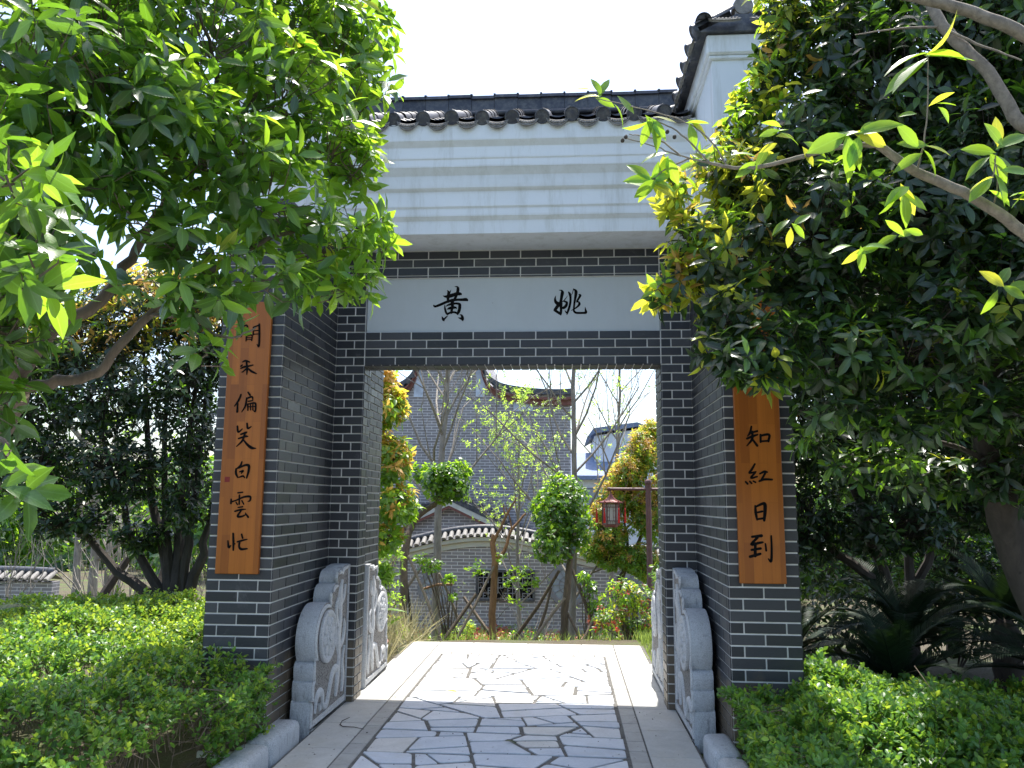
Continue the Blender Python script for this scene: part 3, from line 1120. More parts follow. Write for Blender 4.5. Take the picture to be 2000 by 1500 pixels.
# ---- plaque with its two painted characters
def stroke_mesh(mb, strokes, y, nrm=-1):
    """strokes: lists of (x, z, half width) in world units, each a tapering brush ribbon"""
    for si, st in enumerate(strokes):
        pts = spline(st, 5)
        yy = y + nrm * (.0012 + .00012 * si)
        m = len(pts)
        vs, fs = [], []
        for i, p in enumerate(pts):
            d = np.array(pts[min(i + 1, m - 1)][:2]) - np.array(pts[max(i - 1, 0)][:2])
            d = d / max(1e-9, np.linalg.norm(d))
            nv = np.array([-d[1], d[0]])
            h = max(.0004, p[2])
            vs += [(p[0] + nv[0] * h, yy, p[1] + nv[1] * h), (p[0] - nv[0] * h, yy, p[1] - nv[1] * h)]
        for i in range(m - 1):
            fs.append((2 * i, 2 * i + 1, 2 * i + 3, 2 * i + 2))
        mb.add(vs, fs)
        for e, k in ((0, 1), (m - 1, m - 2)):
            r = max(.0004, pts[e][2]) * .98
            c = (pts[e][0], yy + nrm * .00006, pts[e][1])
            ring = [(c[0] + r * math.cos(a * math.pi / 5), c[1], c[2] + r * math.sin(a * math.pi / 5)) for a in range(10)]
            mb.add(ring, [tuple(range(10))])
pq = MB().box((-W + .006, .020, ZP0 - .004), (W - .002, .2175, ZP1 + .003))
plaque = pq.build('plaque', M['plaque'], gate)
for name, st in (('huang', [[(-0.544,3.085,0.0024),(-0.526,3.078,0.009),(-0.496,3.081,0.015),(-0.46,3.091,0.015),(-0.43,3.1,0.0144),(-0.405,3.097,0.012),(-0.397,3.091,0.0036)],[(-0.51,3.129,0.0024),(-0.501,3.113,0.0105),(-0.5,3.089,0.0135),(-0.505,3.058,0.0108),(-0.501,3.031,0.006)],[(-0.481,3.133,0.0009),(-0.486,3.122,0.0036),(-0.492,3.11,0.0072)],[(-0.452,3.159,0.0015),(-0.431,3.155,0.0075),(-0.426,3.137,0.0123),(-0.43,3.109,0.0117),(-0.442,3.076,0.0108),(-0.451,3.058,0.0102),(-0.464,3.042,0.012)],[(-0.617,3.007,0.006),(-0.605,2.998,0.009),(-0.561,3.014,0.0108),(-0.513,3.035,0.0108),(-0.474,3.046,0.0114),(-0.429,3.051,0.0097),(-0.391,3.051,0.0114),(-0.362,3.052,0.0132),(-0.351,3.047,0.0096)],[(-0.471,3.046,0.015),(-0.469,3.021,0.0132),(-0.468,2.997,0.0114),(-0.473,2.966,0.0105),(-0.475,2.945,0.009)],[(-0.529,3.01,0.0024),(-0.527,2.982,0.0075),(-0.517,2.948,0.0088),(-0.506,2.935,0.009)],[(-0.518,2.999,0.0035),(-0.501,3.009,0.0075),(-0.471,3.017,0.0105),(-0.441,3.021,0.0084),(-0.414,3.016,0.0105),(-0.408,3.004,0.012)],[(-0.409,3.008,0.012),(-0.41,2.981,0.0126),(-0.417,2.954,0.0123),(-0.425,2.934,0.0078)],[(-0.51,2.974,0.0029),(-0.491,2.982,0.0105),(-0.464,2.988,0.012),(-0.44,2.986,0.0075),(-0.432,2.978,0.0024)],[(-0.507,2.936,0.0084),(-0.478,2.948,0.0088),(-0.449,2.949,0.0084),(-0.426,2.94,0.009)],[(-0.55,2.917,0.0015),(-0.543,2.9,0.009),(-0.535,2.886,0.0096),(-0.532,2.879,0.003)],[(-0.534,2.891,0.0075),(-0.517,2.909,0.006),(-0.503,2.923,0.0012)],[(-0.409,2.929,0.0018),(-0.394,2.925,0.0073),(-0.386,2.905,0.0114),(-0.385,2.888,0.0102),(-0.385,2.879,0.003)],[(-0.421,2.905,0.0015),(-0.403,2.9,0.0075),(-0.388,2.893,0.009)]]),
  ('yao', [[(0.376,3.12,0.0023),(0.394,3.117,0.0065),(0.401,3.1,0.0132),(0.396,3.073,0.0123),(0.391,3.043,0.0111),(0.383,3.01,0.0132),(0.364,2.992,0.0132),(0.345,2.965,0.0129)],[(0.34,2.959,0.0106),(0.364,2.943,0.0106),(0.383,2.93,0.0106),(0.389,2.917,0.0029)],[(0.35,3.076,0.0012),(0.343,3.052,0.0073),(0.349,3.025,0.012),(0.37,3.008,0.0161)],[(0.388,3.012,0.0147),(0.39,2.973,0.01),(0.389,2.94,0.01),(0.388,2.92,0.0044)],[(0.411,3.032,0.0065),(0.429,3.024,0.0082),(0.436,3.018,0.0088),(0.429,2.994,0.0117),(0.411,2.978,0.0111),(0.396,2.978,0.0076)],[(0.397,3.021,0.0029),(0.423,3.048,0.0035),(0.441,3.074,0.0015)],[(0.45,3.103,0.0059),(0.46,3.084,0.0103),(0.464,3.06,0.0088),(0.463,3.024,0.0088),(0.456,2.988,0.0088),(0.445,2.952,0.0088),(0.436,2.924,0.0041)],[(0.42,2.956,0.0015),(0.427,2.944,0.0053),(0.436,2.937,0.0076)],[(0.473,3.08,0.0012),(0.481,3.099,0.0027),(0.487,3.127,0.0026)],[(0.487,3.13,0.0029),(0.506,3.111,0.0117),(0.506,3.084,0.0117),(0.5,3.048,0.0094),(0.494,3.011,0.0079),(0.49,2.972,0.007),(0.491,2.951,0.0082),(0.506,2.937,0.0088),(0.534,2.935,0.0088),(0.563,2.935,0.0085),(0.584,2.938,0.01),(0.581,2.959,0.007),(0.578,2.982,0.0012)],[(0.527,3.085,0.0018),(0.54,3.076,0.01),(0.529,3.053,0.0079),(0.516,3.031,0.0073),(0.512,3.02,0.0029)],[(0.512,3.02,0.0018),(0.528,3.023,0.0065),(0.533,3.005,0.01),(0.52,2.987,0.0073),(0.496,2.969,0.0053),(0.468,2.954,0.0015)]])):
    mb = MB()
    stroke_mesh(mb, st, .020)
    mb.build('character', M['ink'], plaque)

# ---- white moulded eaves, front and rear
CO = [(.0, ZS), (-.389, ZS), (-.389, 3.552)]
for y_, z_, z2 in ((-.413, 3.582, 3.640), (-.424, 3.654, 3.768), (-.447, 3.792, 3.885), (-.480, 3.940, 3.996), (-.488, 4.006, 4.092), (-.520, 4.132, 4.262)):
    CO += [(y_ + .006, z_ - .007), (y_, z_), (y_, z2)]
CO += [(.0, 4.262)]
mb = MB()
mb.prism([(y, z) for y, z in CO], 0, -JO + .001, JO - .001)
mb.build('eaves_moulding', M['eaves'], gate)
rd = random.Random(3)
mb = MB()
mb.prism([(RB, 3.50), (RB + .38, 3.50), (RB + .38, 4.262), (RB, 4.262)], 0, -JO + .001, JO - .001)
mb.box((-JO + .001, .001, 3.4505), (JO - .001, RB - .001, 4.261))
mb.build('rear_eaves', M['plaster'], gate)

# ---- tiled roof of the gateway
YR = .40
ang = math.atan2(4.78 - 4.30, YR + .52)
deck = MB()
deck.prism([(-.50, 4.268), (YR, 4.262 + .42), (RB + .40, 4.268), (YR, 4.64)], 0, -JO + .002, JO - .002)
deck.build('roof_deck', M['tile'], gate)
def cover_tile_mesh(length=.30, r=.053):
    mb = MB()
    n = 10
    vs, fs = [], []
    rows = [(0, r), (.03, r), (.031, r * .93), (length * .5, r * .95), (length * .5 + .001, r * .88), (length, r * .88)]
    for y, q in rows:
        for j in range(n + 1):
            a = math.pi * j / n
            vs.append((q * math.cos(a), y, q * math.sin(a)))
    for i in range(len(rows) - 1):
        for j in range(n):
            fs.append((i * (n + 1) + j, i * (n + 1) + j + 1, (i + 1) * (n + 1) + j + 1, (i + 1) * (n + 1) + j))
    mb.add(vs, fs)
    return mb.mesh('cover_tile', M['tile'], True)
def disc_mesh(r=.056):
    mb = MB()
    mb.lathe([(r * .7, .022), (r, .020), (r, -.002), (r * .86, -.006), (r * .8, 0.0), (r * .5, .002), (r * .2, -.003), (.001, -.004)], 20, (0, 0, 0), (0, 1, 0))
    return mb.mesh('tile_end', M['tile'], True)
def drip_mesh(w=.082, d=.050):
    """hanging crescent plate with a moulded rim and knobs"""
    mb = MB()
    n = 12
    top, bot = [], []
    for j in range(n + 1):
        t = -1 + 2 * j / n
        top.append((t * w, -.020 * (1 - t * t)))
        bot.append((t * w, -.020 * (1 - t * t) - d * (1 - t * t) ** .7 - .006))
    for a, b, y0, y1 in ((1, 1, 0, .012), (.82, .62, -.004, .0)):
        poly = [(x * a, z if a == 1 else z - .008) for x, z in top] + [(x * a, (z if b == 1 else z * .8 - .006)) for x, z in reversed(bot)]
        mb.prism(poly, 1, y0, y1)
    for j in range(7):
        t = -.66 + .22 * j
        mb.lathe([(.009, 0), (.007, -.008), (.001, -.010)], 6, (t * w, -.004, -.028 - .020 * (1 - t * t)), (0, 1, 0))
    mb.tube([(x, -.003, z) for x, z in bot], .0045, 5)
    mb.tube([(x * .96, -.003, z - .012) for x, z in top], .0045, 5)
    return mb.mesh('drip_tile', M['tile_pale'])
def pan_mesh(length=.98, w=.085):
    mb = MB()
    n = 8
    vs, fs = [], []
    for i in range(5):
        for k in (0, 1):
            y = length * (i + k * .96) / 5
            for j in range(n + 1):
                t = -1 + 2 * j / n
                vs.append((t * w, y, .03 * t * t - .02 + (1 - k) * .010))
    for i in range(9):
        for j in range(n):
            fs.append((i * (n + 1) + j, i * (n + 1) + j + 1, (i + 1) * (n + 1) + j + 1, (i + 1) * (n + 1) + j))
    mb.add(vs, fs)
    return mb.mesh('pan_tile', M['tile'], True)
me_cov, me_disc, me_drip, me_pan = cover_tile_mesh(), disc_mesh(), drip_mesh(), pan_mesh()
SP = .2235
XT = [-.0 + (i - 6) * SP + .035 for i in range(13)]
RX = Matrix.Rotation(ang, 4, 'X')
for i, x in enumerate(XT):
    if abs(x) > JO - .05: continue
    jx = rd.gauss(0, .004)
    tilt = Matrix.Rotation(rd.gauss(0, .035), 4, 'Z')
    base = Matrix.Translation((x + jx, -.545 + rd.gauss(0, .006), 4.298 + rd.gauss(0, .003)))
    c0 = link('cover_tile', me_cov, gate, base @ RX @ tilt)
    link('tile_end', me_disc, c0, base @ RX @ tilt)
    for q in range(1, 4):
        p = Vector((x, -.545, 4.298)) + Vector((0, math.cos(ang), math.sin(ang))) * (q * .275)
        link('cover_tile', me_cov, gate, Matrix.Translation(p) @ RX)
for i in range(12):
    x = (XT[i] + XT[i + 1]) / 2
    if abs(x) > JO - .06: continue
    b = Matrix.Translation((x, -.535, 4.282 + rd.gauss(0, .002)))
    link('pan_tile', me_pan, gate, Matrix.Translation((x, -.53, 4.300)) @ RX)
    link('drip_tile', me_drip, gate, b @ Matrix.Rotation(-.22 + rd.gauss(0, .05), 4, 'X') @ Matrix.Rotation(rd.gauss(0, .03), 4, 'Y'))
# ridge: upright tiles side by side under a narrow rolled cap
MB().box((-JO + .01, YR - .06, 4.60), (JO - .01, YR + .06, 4.945)).build('ridge_core', M['tile'], gate)
xr = -JO + .005
k = 0
while xr < JO - .02:
    x1 = min(JO - .005, xr + .2)
    mb = MB()
    dz = rd.gauss(0, .003)
    yy = rd.gauss(0, .003)
    mb.prism([(YR - .085 + yy, 4.58), (YR - .075 + yy, 4.905 + dz), (YR - .095 + yy, 4.91 + dz), (YR - .09 + yy, 4.938 + dz), (YR - .04, 4.955 + dz), (YR + .04, 4.955 + dz), (YR + .09, 4.93), (YR + .075, 4.58)],
             0, xr + .0015, x1 - .0015)
    mb.build('ridge_tile', M['tile'], gate)
    if k:
        MB().prism([(YR - .100, 4.932), (YR - .100, 4.945), (YR - .04, 4.966), (YR + .04, 4.966), (YR + .04, 4.95), (YR - .04, 4.95)], 0, xr - .009, xr + .009).build('ridge_joint', M['tile'], gate)
    xr = x1
    k += 1
mb = MB()
mb.tube([(-JO + .01, YR - .10, 4.765), (JO - .01, YR - .10, 4.765)], .022, 8)
mb.build('ridge_roll', M['tile'], gate, True)

# ---- white gable heads of the wing walls with their tile coping
def wing(s):
    mb = MB()
    x0, x1 = sorted((s * JO, s * PO))
    mb.box((x0 + .002, PF + .002, 3.4505), (x1 - .002, RB + .3, 4.36))
    mb.cbox((x0 - .035, PF - .035, 4.362), (x1 + .035, RB + .33, 4.50), .012)
    mb.cbox((x0 - .018, PF - .018, 4.335), (x1 + .018, RB + .31, 4.3615), .006)
    mb.build('wing_wall_head', M['plaster'], gate)
    cx = (x0 + x1) / 2
    d = MB()
    d.prism([(x0 - .09, 4.502), (x1 + .09, 4.502), (cx + .05, 4.62), (cx - .05, 4.62)], 1, PF - .06, RB + .38)
    d.build('coping_bed', M['tile'], gate)
    a = math.atan2(.14, .26)
    y = PF - .01
    i = 0
    while y < RB + .3:
        for t in (-1, 1):
            R_ = Matrix.Rotation(-math.pi / 2 * t, 4, 'Z') @ Matrix.Rotation(a, 4, 'X')
            # tile axis runs from the eave up to the ridge
            o = Vector((cx + t * (.2065 + .115), y + rd.gauss(0, .006), 4.520))
            Rz = Matrix.Rotation(math.pi / 2 if t > 0 else -math.pi / 2, 4, 'Z')
            c = link('cover_tile', me_cov, gate, Matrix.Translation(o) @ Rz @ Matrix.Rotation(a, 4, 'X'))
            link('tile_end', me_disc, c, Matrix.Translation(o) @ Rz @ Matrix.Rotation(a, 4, 'X'))
            link('drip_tile', me_drip, gate, Matrix.Translation((cx + t * (.2065 + .105), y + .11, 4.512)) @ Rz @ Matrix.Rotation(-.35, 4, 'X'))
        y += .215
    for xx in (cx - .13, cx + .13):                                        # crescents across the front end
        link('drip_tile', me_drip, gate, Matrix.Translation((xx, PF - .085, 4.572)) @ Matrix.Rotation(-.9, 4, 'X') @ Matrix.Scale(1.25, 4, (1, 0, 0)))
    for xx in (cx - .27, cx + .27):
        link('cover_tile', me_cov, gate, Matrix.Translation((xx, PF - .115, 4.545)) @ Matrix.Rotation(.3, 4, 'X'))
    r = MB()
    yy = PF - .05
    r.lathe([(.001, 0), (.062, .002), (.066, .012), (.066, .20), (.060, .205), (.066, .21), (.066, 2.4), (.001, 2.401)], 18, (cx, yy, 4.69), (0, 1, 0))
    r.box((cx - .055, yy + .01, 4.60), (cx + .055, yy + 2.38, 4.68))
    r.build('coping_ridge', M['tile_pale'], gate, True)
wing(-1)
wing(1)

# ================================================================== COUPLET BOARDS
def board(x0, x1, z0, z1, label, strokes, seal=None, lean=0):
    cx = (x0 + x1) / 2
    e = empty('couplet_board', (cx, PF - .004, z0), label, 'wooden board', 'couplet boards on the gate pillars')
    mb = MB().cbox((x0 - cx, -.034, 0), (x1 - cx, -.006, z1 - z0), .003)
    o = mb.build('panel', M['wood'])
    o.parent = e
    for st in strokes:
        mb = MB()
        stroke_mesh(mb, st, PF - .0385)
        mb.build('character', M['ink'], e)
    if seal:
        mb = MB()
        sx, sz, h = seal
        yy = PF - .0395
        mb.add([(sx - h, yy, sz - h), (sx + h, yy, sz - h), (sx + h, yy, sz + h), (sx - h, yy, sz + h)], [(0, 1, 2, 3)])
        mb.build('seal_mark', M['seal'], e)
LO = dict()
B1 = [[[(-1.659,2.562,0.0065),(-1.652,2.508,0.0077)],[(-1.649,2.567,0.0044),(-1.615,2.579,0.0058),(-1.608,2.518,0.0056)],[(-1.644,2.546,0.0044),(-1.613,2.548,0.0044)],[(-1.653,2.526,0.0042),(-1.614,2.529,0.0036)],[(-1.535,2.586,0.0065),(-1.53,2.511,0.007),(-1.53,2.443,0.0063),(-1.543,2.455,0.0028)],[(-1.573,2.567,0.0044),(-1.534,2.581,0.0049)],[(-1.572,2.568,0.0042),(-1.571,2.518,0.0051)],[(-1.571,2.543,0.0036),(-1.538,2.546,0.0035)],[(-1.57,2.521,0.0036),(-1.537,2.523,0.0036)],[(-1.616,2.477,0.0036),(-1.612,2.511,0.0049),(-1.579,2.514,0.0042),(-1.579,2.481,0.0051)],[(-1.612,2.498,0.0029),(-1.58,2.5,0.0029)],[(-1.612,2.487,0.0028),(-1.579,2.488,0.0028)]],
  [[(-1.632,2.341,0.0036),(-1.611,2.349,0.0065),(-1.584,2.34,0.0044)],[(-1.64,2.314,0.0058),(-1.631,2.322,0.0044)],[(-1.64,2.3,0.0042),(-1.618,2.309,0.0065),(-1.591,2.314,0.0063),(-1.561,2.321,0.0042)],[(-1.605,2.341,0.0058),(-1.598,2.291,0.007),(-1.599,2.261,0.0036)],[(-1.601,2.3,0.0058),(-1.625,2.278,0.0044),(-1.635,2.276,0.0021)],[(-1.596,2.302,0.0042),(-1.568,2.28,0.0073),(-1.535,2.265,0.0036)]],
  [[(-1.629,2.131,0.0056),(-1.642,2.095,0.007),(-1.667,2.057,0.0035)],[(-1.647,2.075,0.0056),(-1.647,2.022,0.0077)],[(-1.583,2.145,0.0058),(-1.57,2.128,0.0065)],[(-1.59,2.107,0.0049),(-1.557,2.117,0.0063),(-1.55,2.1,0.0042)],[(-1.59,2.109,0.0056),(-1.596,2.06,0.0063),(-1.618,2.02,0.0028)],[(-1.579,2.088,0.0042),(-1.551,2.093,0.0042)],[(-1.581,2.07,0.0058),(-1.578,2.031,0.0049)],[(-1.581,2.07,0.0044),(-1.536,2.077,0.0063),(-1.529,2.053,0.0063),(-1.53,2.024,0.0056),(-1.541,2.029,0.0028)],[(-1.563,2.067,0.0042),(-1.561,2.033,0.0042)],[(-1.548,2.068,0.0042),(-1.546,2.033,0.0042)],[(-1.58,2.053,0.0036),(-1.534,2.055,0.0035)]],
  [[(-1.64,1.93,0.0063),(-1.633,1.894,0.007),(-1.607,1.913,0.0035)],[(-1.579,1.947,0.0063),(-1.572,1.917,0.007),(-1.551,1.928,0.0035)],[(-1.615,1.879,0.0056),(-1.584,1.89,0.007),(-1.575,1.894,0.0028)],[(-1.629,1.852,0.0049),(-1.585,1.866,0.007),(-1.568,1.866,0.0035)],[(-1.589,1.883,0.0063),(-1.603,1.839,0.007),(-1.638,1.803,0.0035)],[(-1.6,1.849,0.0042),(-1.57,1.815,0.0077),(-1.54,1.794,0.0092),(-1.512,1.791,0.0028)]],
  [[(-1.598,1.706,0.0056),(-1.607,1.682,0.0068),(-1.631,1.662,0.0049)],[(-1.633,1.662,0.0063),(-1.632,1.635,0.0077),(-1.619,1.61,0.0055)],[(-1.617,1.667,0.0049),(-1.576,1.686,0.007),(-1.552,1.681,0.0092),(-1.553,1.645,0.0077),(-1.562,1.607,0.0056)],[(-1.61,1.644,0.0042),(-1.587,1.651,0.0063),(-1.598,1.635,0.0041)],[(-1.612,1.61,0.0041),(-1.586,1.618,0.0063),(-1.574,1.607,0.0034)]],
  [[(-1.613,1.514,0.0049),(-1.582,1.518,0.0048)],[(-1.653,1.474,0.0056),(-1.653,1.449,0.0063)],[(-1.652,1.458,0.0049),(-1.619,1.469,0.0048),(-1.572,1.489,0.0063),(-1.533,1.491,0.007),(-1.533,1.467,0.0056),(-1.546,1.462,0.0028)],[(-1.602,1.5,0.0056),(-1.6,1.445,0.0055)],[(-1.621,1.456,0.0041),(-1.611,1.442,0.0049)],[(-1.584,1.466,0.0048),(-1.571,1.445,0.0048)],[(-1.606,1.424,0.0041),(-1.577,1.429,0.0048)],[(-1.624,1.401,0.0056),(-1.588,1.411,0.0061),(-1.556,1.414,0.0028)],[(-1.584,1.408,0.0055),(-1.606,1.37,0.0068),(-1.577,1.37,0.0061),(-1.555,1.381,0.0041)],[(-1.558,1.391,0.0035),(-1.538,1.366,0.0068)]],
  [[(-1.658,1.22,0.0049),(-1.651,1.182,0.0077),(-1.638,1.192,0.0042)],[(-1.628,1.265,0.0061),(-1.623,1.212,0.0075),(-1.621,1.165,0.0056)],[(-1.623,1.207,0.0041),(-1.612,1.202,0.0042)],[(-1.574,1.261,0.0056),(-1.566,1.238,0.0061)],[(-1.599,1.215,0.0049),(-1.57,1.223,0.0061),(-1.537,1.231,0.0034)],[(-1.584,1.216,0.0063),(-1.585,1.186,0.0068),(-1.571,1.171,0.0077),(-1.534,1.174,0.0048)]]]
board(-1.731, -1.459, 1.021, 2.735, 'orange wooden couplet board on the left pillar, with a small red seal', B1, (-1.686, 1.597, .0165))
B2 = [[[(1.542,1.93,0.006),(1.532,1.891,0.0074),(1.517,1.872,0.0036)],[(1.528,1.89,0.0058),(1.576,1.903,0.0065)],[(1.513,1.857,0.0065),(1.548,1.872,0.0079),(1.577,1.881,0.005)],[(1.546,1.899,0.0074),(1.543,1.854,0.0082),(1.511,1.814,0.0037)],[(1.547,1.851,0.0065),(1.572,1.815,0.0079)],[(1.594,1.88,0.0072),(1.593,1.837,0.0067)],[(1.593,1.875,0.0067),(1.644,1.881,0.0079),(1.639,1.841,0.0072)],[(1.594,1.841,0.0058),(1.639,1.844,0.006)]],
  [[(1.554,1.705,0.0058),(1.533,1.67,0.0072),(1.518,1.651,0.005),(1.548,1.656,0.0058),(1.56,1.66,0.0036)],[(1.556,1.656,0.0058),(1.528,1.622,0.0065),(1.565,1.63,0.005)],[(1.496,1.599,0.0058),(1.507,1.587,0.0065)],[(1.521,1.601,0.0058),(1.531,1.59,0.0058)],[(1.541,1.603,0.005),(1.554,1.596,0.0058)],[(1.581,1.647,0.005),(1.608,1.66,0.0072),(1.625,1.657,0.005)],[(1.616,1.656,0.0065),(1.588,1.609,0.0065)],[(1.576,1.603,0.0058),(1.61,1.614,0.0072),(1.652,1.613,0.0058)]],
  [[(1.547,1.457,0.0058),(1.549,1.416,0.0086),(1.555,1.376,0.0058)],[(1.55,1.452,0.0058),(1.59,1.47,0.0086),(1.604,1.464,0.0108),(1.602,1.417,0.0101),(1.596,1.372,0.0077)],[(1.56,1.419,0.0056),(1.587,1.425,0.0065)],[(1.554,1.379,0.0058),(1.596,1.385,0.0065)]],
  [[(1.522,1.276,0.0072),(1.577,1.283,0.0094)],[(1.554,1.273,0.0079),(1.515,1.231,0.0072),(1.56,1.241,0.0079),(1.583,1.245,0.0058)],[(1.539,1.237,0.0084),(1.536,1.166,0.0097)],[(1.516,1.2,0.007),(1.569,1.209,0.0077)],[(1.506,1.161,0.0084),(1.566,1.178,0.0079)],[(1.598,1.236,0.0049),(1.601,1.197,0.0065)],[(1.633,1.282,0.0056),(1.633,1.21,0.0065),(1.627,1.137,0.0079),(1.611,1.15,0.0035)]]]
board(1.443, 1.713, 1.006, 2.735, 'orange wooden couplet board on the right pillar, half hidden by dark leaves', B2)

# ================================================================== CARVED GUARD STONES
PRO = [(0, 0), (-.832, 0), (-.834, .02), (-.832, .16), (-.822, .185), (-.805, .19), (-.815, .215), (-.818, .27), (-.808, .305), (-.79, .312),
       (-.800, .335), (-.802, .38), (-.793, .412), (-.772, .425)]
for a_ in range(0, 15):
    t = math.radians(214 - a_ * 10.3)
    PRO.append((-.545 + .248 * math.cos(t), .553 + .225 * math.sin(t)))
PRO += [(-.442, .752), (-.446, .785), (-.440, .825), (-.420, .858), (-.390, .882), (-.350, .890), (-.328, .885), (-.326, .915), (-.312, .948), (-.285, .972), (-.25, .983), (-.215, .978), (-.20, .968), (-.185, .985), (-.15, .998), (-.08, 1.002), (0, 1.0)]
def guard_stone(x_in, s, y_back, flip, label, scale=1.0, thick=.14):
    """x_in: carved inner face; s: side of the path; flip: the scalloped edge points away from the viewer"""
    e = empty('guard_stone', (x_in, y_back, 0), label, 'carved stone', 'carved guard stones at the gate')
    P = [(y_back + (y if not flip else -y) * scale, z * scale) for y, z in PRO]
    xf = x_in + s * .010
    xb = x_in + s * thick
    mb = MB()
    # slab with softened arrises
    c = (sum(p[0] for p in P) / len(P), sum(p[1] for p in P) / len(P))
    def shr(k):
        return [(p[0] + (c[0] - p[0]) * k, p[1] + (c[1] - p[1]) * k) for p in P]
    n = len(P)
    vs = []
    for x, k in ((xb, .02), (xb - s * .012, 0), (xf + s * .010, 0), (xf, .012)):
        vs += [(x, p[0], p[1] if p[1] > .03 else -.05) for p in shr(k)]
    fs = []
    for j in range(3):
        fs += [(j * n + i, j * n + (i + 1) % n, (j + 1) * n + (i + 1) % n, (j + 1) * n + i) for i in range(n)]
    mb.add(vs, fs, 0)
    o = len(mb.v)
    mb.add(vs, [tuple(range(n))[::-1]], 0)
    mb.add(vs, [tuple(range(3 * n, 4 * n))], 1)
    mb.build('slab', [M['granite'], M['stipple']], e, True)
    # raised rim following the scallops
    rim = MB()
    def off(d):
        out = []
        for i in range(n):
            a, b, q = np.array(P[i - 1]), np.array(P[i]), np.array(P[(i + 1) % n])
            t = (q - a) / max(1e-9, np.linalg.norm(q - a))
            nr = np.array([-t[1], t[0]])
            if (np.array(c) - b) @ nr < 0: nr = -nr
            out.append(b + nr * d)
        return out
    A, B = off(.010), off(.036)
    vs = [(xf, *p) for p in A] + [(x_in, *(p + (q - p) * .2)) for p, q in zip(A, B)] + [(x_in, *(p + (q - p) * .85)) for p, q in zip(A, B)] + [(xf + s * .004, *q) for q in B]
    fs = []
    for j in range(3):
        fs += [(j * n + i, j * n + (i + 1) % n, (j + 1) * n + (i + 1) % n, (j + 1) * n + i) for i in range(n)]
    rim.add(vs, fs)
    rim.build('rim', M['granite_relief'], e, True)
    g = -1 if not flip else 1
    def YZ(y, z):
        return (y_back + (y if not flip else -y) * scale, z * scale)
    # round medallion with a flower
    my, mz = YZ(-.525, .553)
    md = MB()
    ax = (-s, 0, 0)
    r = .175 * scale
    md.lathe([(r, -.008), (r, .008), (r * .96, .013), (r * .86, .013), (r * .82, .005), (r * .74, .004), (.001, .004)], 36, (x_in, my, mz), ax)
    med = md.build('medallion', M['granite_relief'], e, True)
    fl = MB()
    for k in range(8):
        a = k * math.pi / 4 + .2
        for rr, sz, hh in ((.098, .040, .016), (.055, .032, .022)):
            a2 = a + (.39 if rr < .08 else 0)
            fl.lathe([(sz * scale, .0), (sz * .92 * scale, hh * .6), (sz * .55 * scale, hh), (.001, hh * .85)], 8, (x_in, my + math.cos(a2) * rr * scale, mz + math.sin(a2) * rr * scale), ax)
    fl.lathe([(.03, 0), (.027, .024), (.001, .03)], 10, (x_in, my, mz), ax)
    fl.build('flower', M['granite_relief'], med, True)
    # plinth band along the foot, and scrolls
    sc_ = MB()
    ya, yb = sorted((YZ(-.79, 0)[0], YZ(-.03, 0)[0]))
    sc_.box((min(x_in, xf), ya, .012), (max(x_in, xf + s * .004), yb, .062))
    sc_.build('plinth_band', M['granite_relief'], e)
    def ribbon(pts, w):
        q = [YZ(a, b) for a, b in pts]
        s_ = spline([(y, z, ww) for (y, z), ww in zip(q, w)], 6)
        m = len(s_)
        vs, fs = [], []
        for i, p in enumerate(s_):
            d = np.array(s_[min(i + 1, m - 1)][:2]) - np.array(s_[max(i - 1, 0)][:2])
            d /= max(1e-9, np.linalg.norm(d))
            nv = np.array([-d[1], d[0]]) * p[2] * scale
            for t, x in ((-1, xf + s * .003), (-.7, x_in - s * .001), (.0, x_in - s * .004), (.7, x_in - s * .001), (1, xf + s * .003)):
                vs.append((x, p[0] + nv[0] * t, p[1] + nv[1] * t))
        for i in range(m - 1):
            for j in range(4):
                fs.append((i * 5 + j, i * 5 + j + 1, (i + 1) * 5 + j + 1, (i + 1) * 5 + j))
        return vs, fs
    rb = MB()
    for pts, w in (([(-.74, .10), (-.70, .20), (-.60, .20), (-.56, .11), (-.48, .10), (-.42, .20), (-.36, .28), (-.26, .29), (-.22, .22), (-.27, .17)], [.008, .03, .03, .02, .03, .034, .034, .03, .024, .012]),
                   ([(-.27, .10), (-.24, .22), (-.22, .36), (-.25, .50), (-.21, .64), (-.24, .78), (-.20, .90)], [.02, .045, .03, .055, .03, .05, .012]),
                   ([(-.22, .42), (-.13, .47), (-.10, .56), (-.14, .62)], [.015, .026, .022, .008]),
                   ([(-.24, .56), (-.31, .64), (-.33, .72), (-.29, .78)], [.015, .026, .022, .008]),
                   ([(-.22, .72), (-.14, .78), (-.12, .86)], [.012, .024, .006]),
                   ([(-.62, .10), (-.66, .15)], [.02, .008]), ([(-.12, .10), (-.10, .20), (-.13, .32), (-.09, .42)], [.02, .035, .022, .006])):
        v, f = ribbon(pts, w)
        rb.add(v, f)
    rb.build('scroll_relief', M['granite_relief'], e, True)
guard_stone(-1.203, -1, -.002, False, 'carved scalloped granite guard stone before the left gate jamb')
guard_stone(1.203, 1, -.002, False, 'carved scalloped granite guard stone before the right gate jamb')
guard_stone(-1.165, -1, .40, True, 'carved granite guard stone behind the left jamb, inside the passage', .96, .05)
guard_stone(1.165, 1, .40, True, 'sliver of carved granite guard stone behind the right jamb', .96, .05)

